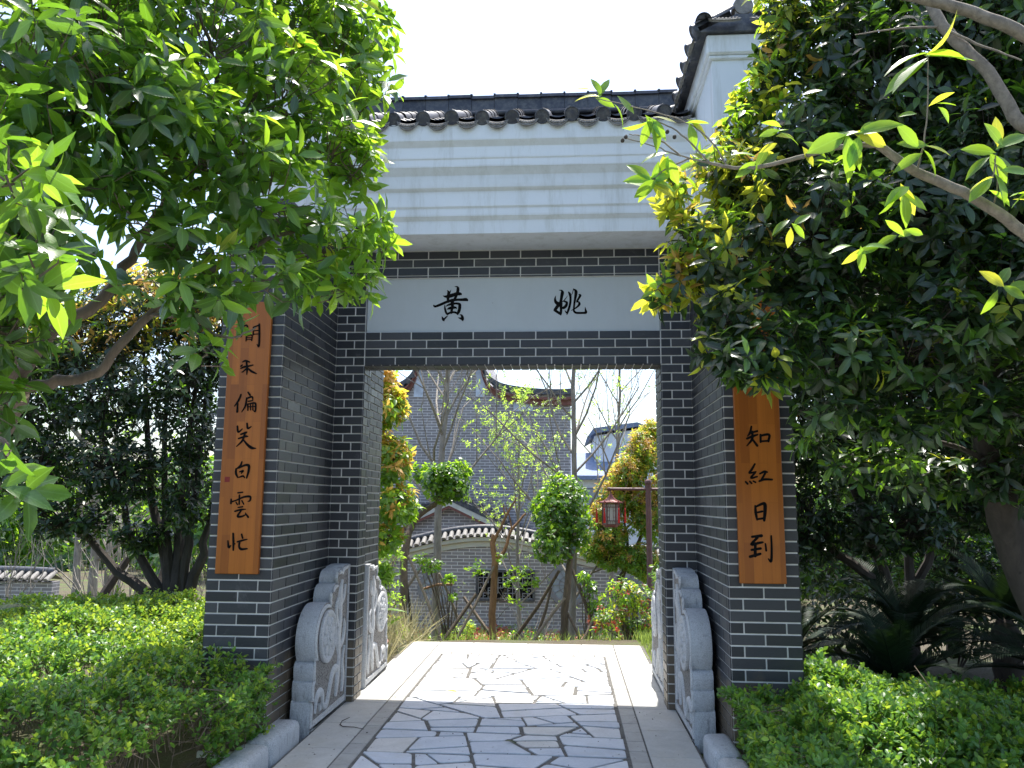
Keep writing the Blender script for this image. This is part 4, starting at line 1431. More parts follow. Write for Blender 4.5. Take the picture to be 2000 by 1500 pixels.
# ================================================================== TREES AROUND THE GATE
def tree_twigs(mb, P, A, centres, rg, r=.0028, lo=.12, hi=.30):
    """thin twigs from the leaf tips back towards the boughs"""
    for p, a, c in zip(P, A, centres):
        back = unit((c - p) * 1.0 - a * .35 * np.linalg.norm(c - p) + np.array([0, 0, -.05]))
        l = min(np.linalg.norm(c - p) * .9, rg.uniform(lo, hi))
        m = p + back * l * .5 + rg.normal(scale=.012, size=3)
        mb.tube([p, m, p + back * l], [r * .6, r, r * 1.5], 3, 0, False)

def leafy_tree(e, blobs, dens, k, leaf, rg, mats, pick_mat, singles, tpl, twig_r=.0028, trunk_mb=None, bark='bark', shell=.5, up=.4, openr=(40, 85), lean=None):
    P, A, Bi = blob_points(blobs, dens, rg, shell)
    A = unit(A + np.array([0, 0, up]) + rg.normal(scale=.3, size=A.shape))
    if lean is not None:
        A = unit(A + np.array(lean))
    ok = clear_of(P, .04)
    P, A, Bi = P[ok], A[ok], Bi[ok]
    C_ = np.array([b[:3] for b in blobs])[Bi]
    mb = trunk_mb or MB()
    sel = rg.uniform(size=len(P)) < .75
    tree_twigs(mb, P[sel], A[sel], C_[sel], rg, twig_r)
    R, Q, idx = rosettes(P, A, k, leaf, rg, openr)
    ok = clear_of(Q, .02)
    R, Q, idx = R[ok], Q[ok], idx[ok]
    mi = pick_mat(P[idx], A[idx], Bi[idx], rg, idx)
    mb.build('trunk', M[bark], e, True)
    foliage(e, R, Q, mi, [M[m] for m in mats], tpl, singles)

# ---- big tree hanging in from the left
rg = np.random.default_rng(21)
def bl(c, rx, ry=None, rz=None):
    return (*c, rx, ry or rx, rz or rx)
LB = [bl((-0.639, -2.692, 3.492), .26,.3,.30), bl((-0.546, -2.522, 3.752), .17,.25,.22), bl((-0.53, -2.751, 3.255), .17,.25,.16), bl((-0.769, -2.736, 3.727), .34,.35,.3),
      bl((-0.572, -2.956, 2.916), .26,.3,.18), bl((-0.478, -2.893, 2.874), .15,.2,.12), bl((-0.443, -2.906, 2.64), .16,.2,.12), bl((-0.569, -3.047, 2.505), .22,.25,.17),
      bl((-0.42, -2.919, 2.391), .10,.16,.10), bl((-0.528, -3.017, 2.322), .15,.2,.10), bl((-0.732, -3.143, 3.074), .30,.3,.24), bl((-0.699, -3.272, 2.592), .26,.3,.22),
      bl((-0.7, -3.326, 2.277), .20,.25,.12), bl((-0.759, -3.585, 1.944), .06,.1,.06), bl((-0.796, -3.514, 2.134), .13,.2,.10),
      bl((-0.929, -3.372, 3.163), .34,.35,.28), bl((-0.857, -3.498, 2.676), .28,.3,.20), bl((-0.871, -3.502, 2.356), .20,.25,.11), bl((-0.933, -3.663, 2.39), .15,.25,.10),
      bl((-1.016, -3.725, 2.77), .30,.35,.24), bl((-1.198, -3.59, 3.137), .34,.4,.26), bl((-1.074, -3.935, 2.449), .22,.3,.15), bl((-1.166, -3.935, 2.745), .28,.35,.22),
      bl((-0.948, -4.184, 2.141), .14,.22,.08), bl((-0.984, -3.928, 2.106), .10,.2,.06), bl((-1.036, -4.122, 2.023), .08,.15,.07), bl((-1.218, -4.091, 2.413), .3,.3,.25),
      bl((-0.805, -4.398, 1.602), .07,.10,.05), bl((-0.828, -4.334, 1.497), .05,.08,.04), bl((-1.262, -4.032, 1.992), .2,.3,.2), bl((-1.172, -3.346, 3.554), .45,.5,.3),
      bl((-0.929, -2.958, 3.782), .4,.5,.25), bl((-1.449, -3.633, 3.314), .4,.5,.3), bl((-0.915, -3.618, 2.778), .2,.25,.14), bl((-0.735, -3.397, 2.739), .2,.25,.12),
      bl((-0.39, -2.659, 3.388), .05,.08,.06), bl((-0.335, -2.932, 2.518), .05,.1,.08), bl((-1.091, -4.058, 2.246), .14,.2,.12), bl((-1.176, -3.92, 1.958), .14,.2,.12), bl((-0.725, -4.497, 1.961), .10,.14,.06), bl((-0.746, -4.529, 2.167), .11,.15,.08), bl((-1.083, -3.695, 2.538), .16,.25,.12), bl((-1.192, -3.99, 1.74), .14,.2,.12), bl((-0.917, -3.53, 2.185), .10,.18,.07)]
e = empty('evergreen_tree', (-2.35, -3.55, 0), 'big glossy leaved evergreen tree reaching in over the path from the left, above the hedge', 'tree')
tm = MB()
fork = (-1.491, -3.467, 1.835)
limb(tm, [(-2.35,-3.55,-.08), (-2.30,-3.52,.5), (-1.708, -3.346, 1.602), fork], .085, .06, 10, 6, .004, rg)
limb(tm, [fork, (-1.381, -3.44, 2.048), (-1.23, -3.398, 2.177), (-1.164, -3.323, 2.382), (-1.065, -3.299, 2.608), (-0.958, -3.137, 2.93), (-0.795, -2.889, 3.381)], .026, .010, 8, 6, .004, rg)
limb(tm, [fork, (-1.317, -3.509, 1.859), (-1.161, -3.504, 1.899), (-1.013, -3.473, 2.096), (-0.841, -3.433, 2.248), (-0.7, -3.249, 2.439), (-0.515, -2.963, 2.643)], .022, .006, 8, 6, .004, rg)
limb(tm, [fork, (-1.332, -3.734, 2.001), (-1.184, -3.84, 2.102), (-1.137, -3.873, 2.347), (-1.135, -3.773, 2.695), (-1.126, -3.58, 3.102)], .04, .012, 8, 6, .004, rg)
limb(tm, [(-1.708, -3.346, 1.602), (-1.192, -3.973, 1.628), (-0.881, -4.302, 1.603), (-0.849, -4.306, 1.509)], .012, .003, 6, 5, .003, rg)
limb(tm, [(-1.065, -3.299, 2.608), (-0.892, -3.293, 2.648), (-0.715, -3.147, 2.768), (-0.565, -2.909, 2.938)], .010, .004, 6, 5, .004, rg)
limb(tm, [(-1.013, -3.473, 2.096), (-0.848, -3.51, 2.082), (-0.705, -3.539, 2.004), (-0.642, -3.442, 2.06)], .007, .003, 5, 5, .003, rg)
limb(tm, [(-0.958, -3.137, 2.93), (-0.934, -3.268, 3.141), (-0.967, -3.401, 3.335), (-1.092, -3.346, 3.594)], .010, .005, 6, 5, .004, rg)
limb(tm, [(-0.795, -2.889, 3.381), (-0.675, -2.698, 3.515), (-0.559, -2.522, 3.751)], .008, .003, 5, 5, .004, rg)
def pick_l(P, A, B, rg, idx):
    n = len(P)
    t = rg.uniform(size=idx.max() + 1)[idx]
    edge = sstep_np(-1.0, -.35, P[:, 0])
    m = np.zeros(n, int)
    m[t < .28 + .5 * edge] = 1
    m[t < .004 + .03 * edge] = 2
    return m
def sstep_np(a, b, t):
    t = np.clip((t - a) / (b - a), 0, 1)
    return t * t * (3 - 2 * t)
leafy_tree(e, LB, 800, (4, 6), .092, rg, ['leaf', 'leaf_bright', 'leaf_young'], pick_l, 298, TPL_MID, .0022, tm, 'bark', .35, .35, (45, 88))

# ---- dense dark tree on the right
rg = np.random.default_rng(33)
RBL = [bl((1.806, -2.251, 3.699), .30,.35,.30), bl((1.63, -2.189, 3.884), .12,.2,.2), bl((1.541, -2.397, 3.199), .26,.3,.26), bl((1.297, -2.473, 2.917), .22,.3,.2), bl((1.14, -2.45, 3.03), .12,.2,.16),
       bl((1.136, -2.632, 2.548), .22,.25,.2), bl((0.964, -2.605, 2.63), .09,.16,.16), bl((0.934, -2.626, 2.412), .09,.12,.09), bl((1.105, -2.744, 2.267), .14,.2,.12), bl((1.239, -2.858, 2.069), .16,.22,.16),
       bl((1.125, -2.906, 1.999), .08,.12,.07), bl((1.183, -2.947, 1.961), .08,.12,.045), bl((1.519, -2.623, 2.662), .32,.4,.3), bl((1.519, -2.74, 2.09), .25,.3,.18), bl((1.981, -2.393, 3.372), .42,.45,.38),
       bl((1.924, -2.602, 2.709), .38,.4,.32), bl((1.837, -2.722, 2.113), .34,.35,.22), bl((2.372, -2.409, 3.665), .45,.5,.4), bl((2.284, -2.611, 2.935), .42,.45,.36), bl((2.219, -2.724, 2.305), .38,.4,.26),
       bl((2.206, -2.56, 1.875), .26,.3,.12), bl((1.857, -2.574, 1.807), .18,.25,.08), bl((1.617, -2.6, 1.871), .14,.2,.08), bl((2.624, -2.628, 2.527), .5,.5,.45), bl((2.778, -2.543, 3.393), .55,.55,.45),
       bl((2.053, -2.207, 4.201), .45,.45,.32), bl((2.686, -2.427, 1.89), .4,.45,.25), bl((2.625, -2.358, 4.122), .55,.5,.35), bl((1.541, -2.578, 2.372), .25,.3,.2),
       (2.9,-1.1,3.75,.5,.8,.5), (3.6,-1.2,3.6,.8,.8,.5), (3.2,-.2,4.1,.7,.7,.5), (4.1,-.8,3.6,.8,.9,.6), (2.6,-1.3,2.9,.4,.6,.4), (3.3,-1.6,2.9,.7,.6,.5),  # hidden upper and back crown, added to shade the right hedge
       bl((1.525, -2.208, 3.962), .14,.2,.16), bl((1.498, -2.221, 3.699), .12,.2,.14), bl((1.394, -2.252, 3.518), .11,.2,.12), bl((1.269, -2.325, 3.267), .10,.18,.10), bl((0.903, -2.592, 2.852), .08,.14,.12), bl((1.013, -2.873, 2.068), .10,.14,.09), bl((1.074, -2.963, 2.02), .09,.12,.06), bl((1.444, -2.811, 1.846), .09,.12,.06), bl((0.838, -2.681, 2.398), .07,.1,.08), bl((1.878, -2.147, 1.677), .22,.25,.10), bl((2.242, -2.011, 1.61), .26,.3,.12), bl((2.505, -2.195, 1.605), .25,.3,.14), bl((1.666, -2.076, 1.78), .14,.2,.08)]
e = empty('osmanthus_tree', (2.95, -2.35, 0), 'dense dark evergreen tree with yellow young leaves at its lit edge, right of the path', 'tree')
tm = MB()
f2 = (2.425, -2.161, 1.678)
limb(tm, [(2.95,-2.35,-.08), (2.662, -1.953, 1.072), f2], .09, .07, 10, 6, .004, rg)
limb(tm, [f2, (2.293, -2.219, 2.011), (2.102, -2.289, 2.392), (1.92, -2.221, 2.875), (1.805, -2.217, 3.47)], .05, .014, 8, 6, .006, rg)
limb(tm, [f2, (2.412, -2.282, 2.147), (2.318, -2.376, 2.735), (2.373, -2.29, 3.549)], .045, .014, 8, 6, .006, rg)
limb(tm, [(2.293, -2.219, 2.011), (1.9, -2.514, 2.107), (1.617, -2.638, 2.131), (1.293, -2.805, 2.079)], .020, .004, 6, 6, .005, rg)
limb(tm, [(2.102, -2.289, 2.392), (1.712, -2.483, 2.491), (1.375, -2.564, 2.542), (1.046, -2.631, 2.502)], .020, .004, 6, 6, .005, rg)
limb(tm, [(1.92, -2.221, 2.875), (1.589, -2.354, 2.933), (1.297, -2.477, 2.94), (1.116, -2.455, 3.054)], .016, .004, 6, 6, .005, rg)
limb(tm, [f2, (2.011, -2.407, 1.778), (1.617, -2.603, 1.892), (1.391, -2.715, 1.858)], .014, .003, 6, 6, .005, rg)
limb(tm, [(2.662, -1.953, 1.072), (2.806, -2.085, 1.683), (2.817, -2.29, 2.385)], .05, .02, 8, 5, .005, rg)
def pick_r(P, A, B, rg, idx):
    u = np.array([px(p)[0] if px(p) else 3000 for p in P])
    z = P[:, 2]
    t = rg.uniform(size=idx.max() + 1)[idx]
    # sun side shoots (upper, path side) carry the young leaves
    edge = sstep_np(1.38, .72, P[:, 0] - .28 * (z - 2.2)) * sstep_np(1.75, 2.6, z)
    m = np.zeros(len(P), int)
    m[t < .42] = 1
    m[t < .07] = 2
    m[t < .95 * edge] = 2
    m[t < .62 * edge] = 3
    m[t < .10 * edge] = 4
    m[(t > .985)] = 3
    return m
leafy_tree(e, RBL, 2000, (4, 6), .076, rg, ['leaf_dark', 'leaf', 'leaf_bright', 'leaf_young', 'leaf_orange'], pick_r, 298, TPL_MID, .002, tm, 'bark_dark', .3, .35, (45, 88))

# ---- pale boughs with large translucent leaves in front of it
rg = np.random.default_rng(44)
e = empty('broadleaf_tree', (2.9, -3.9, 0), 'pale barked tree with few large light leaves, boughs crossing the dark right tree', 'tree')
tm = MB()
root = (2.9, -3.9, -.08)
j1 = (2.123, -3.421, 2.179)
j2 = (2.34, -3.227, 3.019)
limb(tm, [root, (2.85,-3.9,.8), (2.55,-3.85,1.7), j1, (2.328, -3.308, 2.536), j2], .07, .045, 10, 6, .003, rg)
b1 = limb(tm, [j1, (1.895, -3.511, 2.335), (1.731, -3.539, 2.447), (1.551, -3.563, 2.527), (1.429, -3.584, 2.611)], .021, .013, 9, 6, .0008, rg)
b2 = limb(tm, [(1.429, -3.584, 2.611), (1.312, -3.572, 2.613), (1.206, -3.546, 2.595), (1.077, -3.531, 2.57), (0.999, -3.507, 2.577), (0.909, -3.497, 2.601)], .0095, .0055, 8, 6, .0006, rg)
limb(tm, [(1.429, -3.584, 2.611), (1.376, -3.621, 2.634), (1.321, -3.644, 2.621)], .006, .003, 6, 4, .001, rg)
tw = [[(0.909, -3.497, 2.601), (0.816, -3.497, 2.627), (0.75, -3.486, 2.661), (0.634, -3.48, 2.704)],
      [(0.967, -3.501, 2.586), (0.911, -3.499, 2.687), (0.82, -3.495, 2.756), (0.683, -3.492, 2.804), (0.536, -3.479, 2.853)],
      [(0.909, -3.497, 2.601), (0.814, -3.527, 2.691), (0.746, -3.537, 2.728), (0.711, -3.541, 2.741)],
      [(0.851, -3.494, 2.622), (0.765, -3.494, 2.584), (0.721, -3.491, 2.546)],
      [(0.816, -3.497, 2.627), (0.75, -3.49, 2.687), (0.681, -3.497, 2.703), (0.643, -3.501, 2.708)],
      [(1.551, -3.563, 2.527), (1.554, -3.626, 2.61), (1.556, -3.661, 2.712), (1.553, -3.691, 2.845)],
      [(1.731, -3.539, 2.447), (1.77, -3.595, 2.5), (1.775, -3.604, 2.564)], [(1.797, -3.531, 2.424), (1.786, -3.591, 2.485), (1.773, -3.602, 2.548)]]
for t in tw:
    limb(tm, t, .0034, .0016, 5, 5, .001, rg)
limb(tm, [j2, (2.174, -3.117, 2.879), (2.073, -3.061, 3.143), (1.942, -3.004, 3.379), (1.905, -2.942, 3.627)], .028, .020, 10, 6, .0012, rg)
limb(tm, [j2, (2.098, -3.266, 3.169), (1.938, -3.243, 3.277), (1.751, -3.218, 3.364), (1.616, -3.139, 3.455)], .026, .017, 10, 6, .0012, rg)
limb(tm, [(1.963, -3.002, 3.375), (1.777, -3.014, 3.367), (1.592, -3.022, 3.34)], .006, .002, 6, 5, .001, rg)
limb(tm, [(1.939, -3.048, 3.329), (2.054, -3.077, 3.241), (2.146, -3.156, 3.132)], .006, .003, 6, 5, .001, rg)
tm.build('trunk', M['bark_grey'], e, True)
fr = MB()
for p in ((0.634, -3.481, 2.707), (0.768, -3.531, 2.698), (0.792, -3.527, 2.681), (0.724, -3.501, 2.542), (0.623, -3.48, 2.695)):
    fr.lathe([(.001, -.008), (.006, -.004), (.007, .002), (.004, .008), (.001, .010)], 8, p, (.3, .2, 1))
fr.build('dark_fruit', M['bark_dark'], e, True)
# leaves placed shoot by shoot: tip, leaf directions in the picture of the tree (right, up, towards us)
SH = [((0.536, -3.479, 2.853), [(-.9,.35,.2), (.2,1,.1), (.5,.8,.3), (-.2,.9,.1), (1,-.5,.2), (-.6,.1,.3)], .075),
      ((0.597, -3.483, 2.843), [(.8,-.6,.2), (.5,-.9,.1)], .08),
      ((0.711, -3.541, 2.741), [(.2,-1,.2), (.7,-.7,.2), (.9,-.2,.3), (-.3,-.9,.2), (.4,-.95,0), (-.8,-.5,.2)], .088),
      ((0.834, -3.513, 2.741), [(1,.1,.3), (.9,-.5,.2), (.3,-1,.1)], .088),
      ((0.721, -3.491, 2.546), [(-1,.1,.2), (-.8,-.6,.2), (-.2,-1,.2), (.5,-.8,.2), (1,-.1,.3), (.9,.3,.1), (-.6,.6,.2), (.3,.9,.1), (.8,-.4,.3), (-.9,.35,.2)], .082),
      ((0.765, -3.502, 2.635), [(-.4,-.9,.2), (.5,-.9,.2), (-.9,-.1,.3), (.1,-1,.3)], .08),
      ((1.553, -3.691, 2.845), [(-1,-.05,.2), (-1,-.4,.2), (1,.25,.2), (1,-.1,.25), (.9,.5,.2), (-.9,-.6,.4)], .125),
      ((1.56, -3.648, 2.693), [(-.9,.2,.3), (.9,.1,.3), (.8,-.5,.3), (.5,.4,.3)], .06),
      ((1.329, -3.643, 2.622), [(-1,-.1,.3), (-.9,-.5,.2), (.2,-1,.3), (.9,.4,.2), (1,-.2,.3), (-.6,-.9,.3), (.6,-.7,.3), (-.95,-.3,.2), (.9,.1,.4)], .115),
      ((1.206, -3.55, 2.62), [(.6,-.9,.2), (.9,-.5,.3), (-.5,.5,.3)], .08), ((1.06, -3.535, 2.591), [(-.9,.5,.2), (.4,.9,.2), (.8,.3,.3), (-.8,-.3,.3), (.2,-1,.3)], .065),
      ((1.553, -3.621, 2.579), [(-1,0,.3), (-.8,-.5,.2), (.9,-.1,.2), (.8,-.5,.2), (-.5,.6,.3)], .09),
      ((1.493, -3.579, 2.47), [(-.9,-.3,.3), (-.4,-1,.2), (.5,-1,.2), (.9,-.5,.2), (.2,-1,.3)], .10),
      ((1.775, -3.604, 2.564), [(-1,.2,.2), (1,.35,.2), (.2,.7,.4), (-.8,-.5,.2), (.8,-.4,.2), (.4,-.9,.2), (-.6,.5,.4)], .095),
      ((1.773, -3.595, 2.5), [(-1,-.2,.2), (.9,-.2,.2), (.3,-1,.2), (-.7,-.7,.2)], .085),
      ((1.818, -3.578, 2.413), [(.9,.2,.2), (1,-.3,.2), (-.5,.7,.3), (.5,.8,.3)], .09),
      ((1.114, -3.563, 2.666), [(-.8,.5,.3), (.8,.6,.2), (.9,-.1,.2), (-.9,-.2,.3)], .06), ((1.183, -3.418, 2.406), [(-.8,-.4,.3), (.7,.5,.3), (.6,-.7,.2), (-.2,-1,.3)], .06),
      ((1.426, -3.392, 2.339), [(-.9,.1,.3), (.8,.5,.2), (1,.05,.3), (.1,-1,.2), (-.7,-.6,.3)], .075), ((1.565, -3.387, 2.374), [(.8,.5,.2), (1,-.1,.3), (-.7,.5,.3), (-.9,-.2,.2)], .07),
      ((1.856, -3.439, 2.177), [(-.8,.6,.3), (.6,.8,.2), (1,0,.3), (-.3,-.9,.3), (.7,-.6,.3)], .075)]
RR, QQ = [], []
for c, ds, ln in SH:
    for d in ds:
        x = np.array(CR) * d[0] + np.array(CU) * d[1] - np.array(CF) * d[2] * rg.uniform(-.6, 1.2)
        x = x + rg.normal(scale=.12, size=3)
        nrm = np.array([0, 0, .6]) - np.array(CF) * rg.uniform(.4, 1.2) + rg.normal(scale=.45, size=3)
        RR.append(frames(x[None], nrm[None], np.array([ln * rg.uniform(.9, 1.3)]), 1.05)[0])
        QQ.append(np.array(c) + rg.normal(scale=.012, size=3))
RR, QQ = np.array(RR), np.array(QQ)
for i in range(len(QQ)):
    t = TPL_BIG[i % 4]
    me = leaves_mesh('leaf', t, RR[i:i + 1], np.zeros((1, 3)), M['leaf_bright'] if i % 5 else M['leaf_young'])
    link('leaf', me, e, Matrix.Translation(Vector(QQ[i])))

# ---- osmanthus beyond the left hedge
rg = np.random.default_rng(55)
def osmanthus(base, blobs, stems, label, dens, leaf, mats, pick, bark='bark_dark', name='osmanthus_tree', sr=.06, group=None, singles=0, tpl=TPL_SMALL, kk=(5, 7), shell=.4):
    e = empty(name, base, label, 'tree', group)
    tm = MB()
    b = np.array(base, float) + np.array([0, 0, -.1])
    for st in stems:
        limb(tm, [tuple(b + rg.normal(scale=.03, size=3) * [1, 1, 0])] + st, sr * rg.uniform(.8, 1.1), .012, 7, 5, .01, rg)
    leafy_tree(e, blobs, dens, kk, leaf, rg, mats, pick, singles, tpl, .004, tm, bark, shell, .4)
    return e
def pick_top(z0, z1, x_bias=0.0, young=.7):
    def f(P, A, B, rg, idx):
        t = rg.uniform(size=idx.max() + 1)[idx]
        edge = sstep_np(z0, z1, P[:, 2]) * np.clip(A[:, 2] + .55, 0, 1)
        m = np.zeros(len(P), int)
        m[t < .22] = 1
        m[t < young * edge] = 2
        m[t < young * .55 * edge] = 3
        return m
    return f
MB4 = ['leaf_dark', 'leaf', 'leaf_young', 'leaf_orange']
osmanthus((-3.05, 1.0, -.05), [(-3.55,1.0,3.25,.62,.6,.40), (-3.0,1.1,3.0,.45,.5,.55), (-4.1,1.0,2.95,.55,.6,.45), (-4.55,.9,2.3,.45,.6,.5), (-3.7,.8,2.5,.6,.5,.5), (-3.0,.9,2.3,.32,.5,.6), (-4.2,.7,1.75,.5,.5,.35),
           (-3.5,.7,1.75,.45,.5,.35), (-2.9,.8,1.55,.22,.4,.4), (-3.9,.7,1.3,.42,.4,.2), (-3.35,.9,1.15,.25,.4,.14), (-3.4,1.3,3.5,.5,.5,.3), (-4.8,1.2,2.9,.4,.5,.4), (-2.75,1.3,3.2,.35,.4,.5)],
          [[(-3.0,1.0,.6), (-2.95,1.0,1.4), (-2.9,1.05,2.6)], [(-3.1,1.0,.6), (-3.2,1.0,1.4), (-3.3,1.0,2.7)], [(-3.15,.98,.55), (-3.5,.95,1.2), (-3.9,.95,2.3)], [(-3.15,1,.5), (-3.7,.95,.95), (-4.4,.9,1.9)],
           [(-2.95,1.02,.6), (-2.8,1.0,1.1), (-2.7,1.0,1.9)], [(-3.05,1,.7), (-3.1,1.1,1.6), (-3.05,1.2,3.0)], [(-3.1,1.0,.7), (-3.35,1.05,1.5), (-3.6,1.1,3.0)]],
          'dark many-stemmed osmanthus with orange young leaves, standing behind the left hedge', 1350, .075, MB4, pick_top(2.45, 3.3), 'bark_dark', sr=.085, singles=60, tpl=TPL_SMALL)

# ---- dark trees behind the cycads on the right
rg = np.random.default_rng(66)
osmanthus((3.2, .9, -.05), [(2.5,.6,2.9,.6,.6,.6), (3.3,.7,3.0,.7,.7,.7), (2.35,.5,2.05,.45,.5,.45), (3.1,.4,2.1,.6,.6,.5), (3.9,.5,2.2,.6,.6,.5), (2.3,.5,1.3,.34,.4,.35), (2.9,.3,1.35,.45,.5,.3), (3.6,.4,1.5,.4,.5,.25), (4.2,.8,2.9,.7,.7,.6), (2.15,.8,3.4,.3,.5,.5), (2.6,1.0,4.3,.6,.7,.6), (3.6,1.2,4.3,.9,.8,.6), (4.8,.6,4.0,.9,.9,.7), (5.2,.3,2.8,.7,.8,.8), (2.05,1.3,2.4,.2,.5,.8)],  # the highest masses are hidden canopy, added to shade the cycads
          [[(3.1,.85,.7), (2.8,.7,1.5), (2.5,.6,2.6)], [(3.25,.9,.8), (3.3,.8,1.8), (3.3,.7,2.9)], [(3.3,.9,.7), (3.6,.8,1.5), (3.95,.7,2.5)], [(3.15,.85,.6), (2.6,.6,1.1), (2.25,.5,1.6)]],
          'dark evergreen tree in shade just right of the right pillar', 1500, .072, MB4, pick_top(2.6, 3.8, young=.25), 'bark_dark', sr=.07, singles=60)
osmanthus((4.4, 2.8, -.05), [(4.0,2.6,2.8,.9,.8,.8), (5.1,2.6,2.6,.8,.8,.8), (3.4,2.5,1.9,.6,.6,.6), (4.6,2.3,1.7,.8,.7,.5), (3.1,2.5,3.1,.6,.6,.6), (5.8,2.4,1.6,.7,.7,.6), (3.0,3.2,4.2,.8,.9,.6), (4.2,3.4,4.4,1.0,1.0,.7), (5.6,3.0,4.0,1.0,1.0,.8), (6.6,2.4,2.8,.9,.9,1.0), (2.5,2.6,2.6,.4,.6,.7), (3.2,2.6,.9,.6,.5,.5), (4.2,2.5,.9,.7,.5,.5), (5.3,2.4,.9,.7,.5,.5), (6.4,2.2,1.2,.7,.6,.7), (4.8,2.6,3.4,.8,.8,.6)],  # high rear masses are added canopy, shading the ground behind the cycads
          [[(4.3,2.8,.8), (4.0,2.7,1.6), (3.6,2.6,2.6)], [(4.5,2.8,.9), (4.7,2.7,1.8), (5.0,2.6,2.7)], [(4.4,2.8,.6), (4.1,2.6,1.1), (3.5,2.5,1.8)]],
          'farther evergreen tree seen through gaps behind the shaded tree on the right', 900, .085, MB4, pick_top(2.2, 3.4, young=.5), 'bark_dark', sr=.08)

# ================================================================== CLIPPED HEDGES
rg = np.random.default_rng(77)
def hedge(poly_fn, n, label, parent_loc, leaf, tipsun, singles=298):
    e = empty('clipped_hedge', parent_loc, label, 'hedge', 'clipped hedges in front of the gate')
    P, A = poly_fn(n, rg)
    ok = clear_of(P, .015)
    P, A = P[ok], A[ok]
    N_ = len(P)
    A = unit(A + rg.normal(scale=.28, size=A.shape))
    kk = rg.integers(5, 9, N_)
    idx = np.repeat(np.arange(N_), kk)
    j = np.concatenate([np.arange(q) for q in kk])
    ln = rg.uniform(.05, .10, N_)
    ref = unit(np.cross(A, rg.normal(size=A.shape)))
    bi = np.cross(A, ref)
    phi = j * math.pi + (j // 2) * (math.pi / 2) + rg.uniform(-.4, .4, len(idx))
    t = (j // 2 * 2 + 1) / (kk[idx] + 1)
    a = A[idx]
    side = ref[idx] * np.cos(phi)[:, None] + bi[idx] * np.sin(phi)[:, None]
    op = np.radians(rg.uniform(35, 75, len(idx)) - 18 * t)
    x = a * np.cos(op)[:, None] + side * np.sin(op)[:, None]
    nrm = a + rg.normal(scale=.3, size=a.shape) + np.array([0, 0, .4])
    size = leaf * rg.uniform(.7, 1.2, len(idx)) * (1.1 - .35 * t)
    R = frames(x, nrm, size)
    Q = P[idx] - a * ((1 - t) * ln[idx])[:, None]
    ok = clear_of(Q, .005)
    R, Q, idx, t = R[ok], Q[ok], idx[ok], t[ok]
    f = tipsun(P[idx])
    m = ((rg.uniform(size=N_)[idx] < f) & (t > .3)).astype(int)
    st = MB()
    for p, aa, l in zip(P[::2], A[::2], ln[::2]):
        st.tube([p, p - aa * l, p - aa * (l + .12) + rg.normal(scale=.02, size=3)], [.0010, .0016, .0024], 3, 0, False)
    st.build('stems', M['bark'], e, False, 'stuff')
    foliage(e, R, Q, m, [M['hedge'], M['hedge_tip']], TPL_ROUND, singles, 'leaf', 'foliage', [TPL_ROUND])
def surf_hedge(x0, x1, y0, y1, top, edge_r=.18, skip=None):
    """points over the top and the flanks of a hedge: top(x, y) gives its height"""
    def f(n, rg):
        x = rg.uniform(x0, x1, n)
        y = rg.uniform(y0, y1, n)
        if skip is not None:
            k = ~skip(x, y)
            x, y = x[k], y[k]
        n = len(x)
        d = np.minimum(np.minimum(x - x0, x1 - x), np.minimum(y - y0, y1 - y))
        h = np.array([top(a, b) for a, b in zip(x, y)])
        h = h * (1 - .38 * (1 - np.clip(d / edge_r, 0, 1)) ** 2)
        bumps = .07 * np.sin(x * 3.3 + 1.7 * np.sin(y * 2.1)) * np.sin(y * 3.7 + x) + .045 * np.sin(x * 6.1 + y * 3.2) * np.sin(y * 5.3 - x * 2.7) + .03 * np.sin(x * 13 + y * 9) * np.sin(y * 15 - x * 7) + .05 * (rg.uniform(size=n) < .06)
        z = h + bumps - rg.exponential(.035, n)
        P = np.stack([x, y, z], 1)
        A = np.tile(np.array([0, 0, 1.0]), (n, 1))
        cx, cy = (x0 + x1) / 2, (y0 + y1) / 2
        out = np.stack([np.where(x - x0 < x1 - x, -1.0, 1.0) * ((np.minimum(x - x0, x1 - x)) < edge_r), np.where(y - y0 < y1 - y, -1.0, 1.0) * ((np.minimum(y - y0, y1 - y)) < edge_r), np.zeros(n)], 1)
        A = A + out * .7
        # flanks
        m = int(n * .42)
        per = rg.uniform(size=m)
        fx = np.where(per < .5, np.where(per < .25, x0, x1), rg.uniform(x0, x1, m))
        fy = np.where(per >= .5, np.where(per < .75, y0, y1), rg.uniform(y0, y1, m))
        fa = np.stack([np.where(per < .25, -1.0, np.where(per < .5, 1.0, 0)), np.where(per >= .75, 1.0, np.where(per >= .5, -1.0, 0)), np.full(m, .45)], 1)
        hh = np.array([top(a, b) for a, b in zip(fx, fy)])
        fz = hh * (1 - rg.uniform(.1, .82, m) ** 1.2)
        push = rg.normal(scale=.03, size=m) - .10 * (1 - fz / hh) + .03 * np.sin(fz * 14 + fx * 6 + fy * 5)
        F = np.stack([fx + fa[:, 0] * push, fy + fa[:, 1] * push, fz], 1)
        P = np.concatenate([P, F])
        A = np.concatenate([A, fa])
        if skip is not None:
            k = ~skip(P[:, 0], P[:, 1])
            P, A = P[k], A[k]
        return P, A
    return f
def topL(x, y):
    return .60 + .06 * math.sin(x * 1.3) - .20 * sstep(-1.5, -2.6, y) * sstep(-2.3, -1.5, x) * 0.6 + .05 * sstep(-.5, 1.0, y)
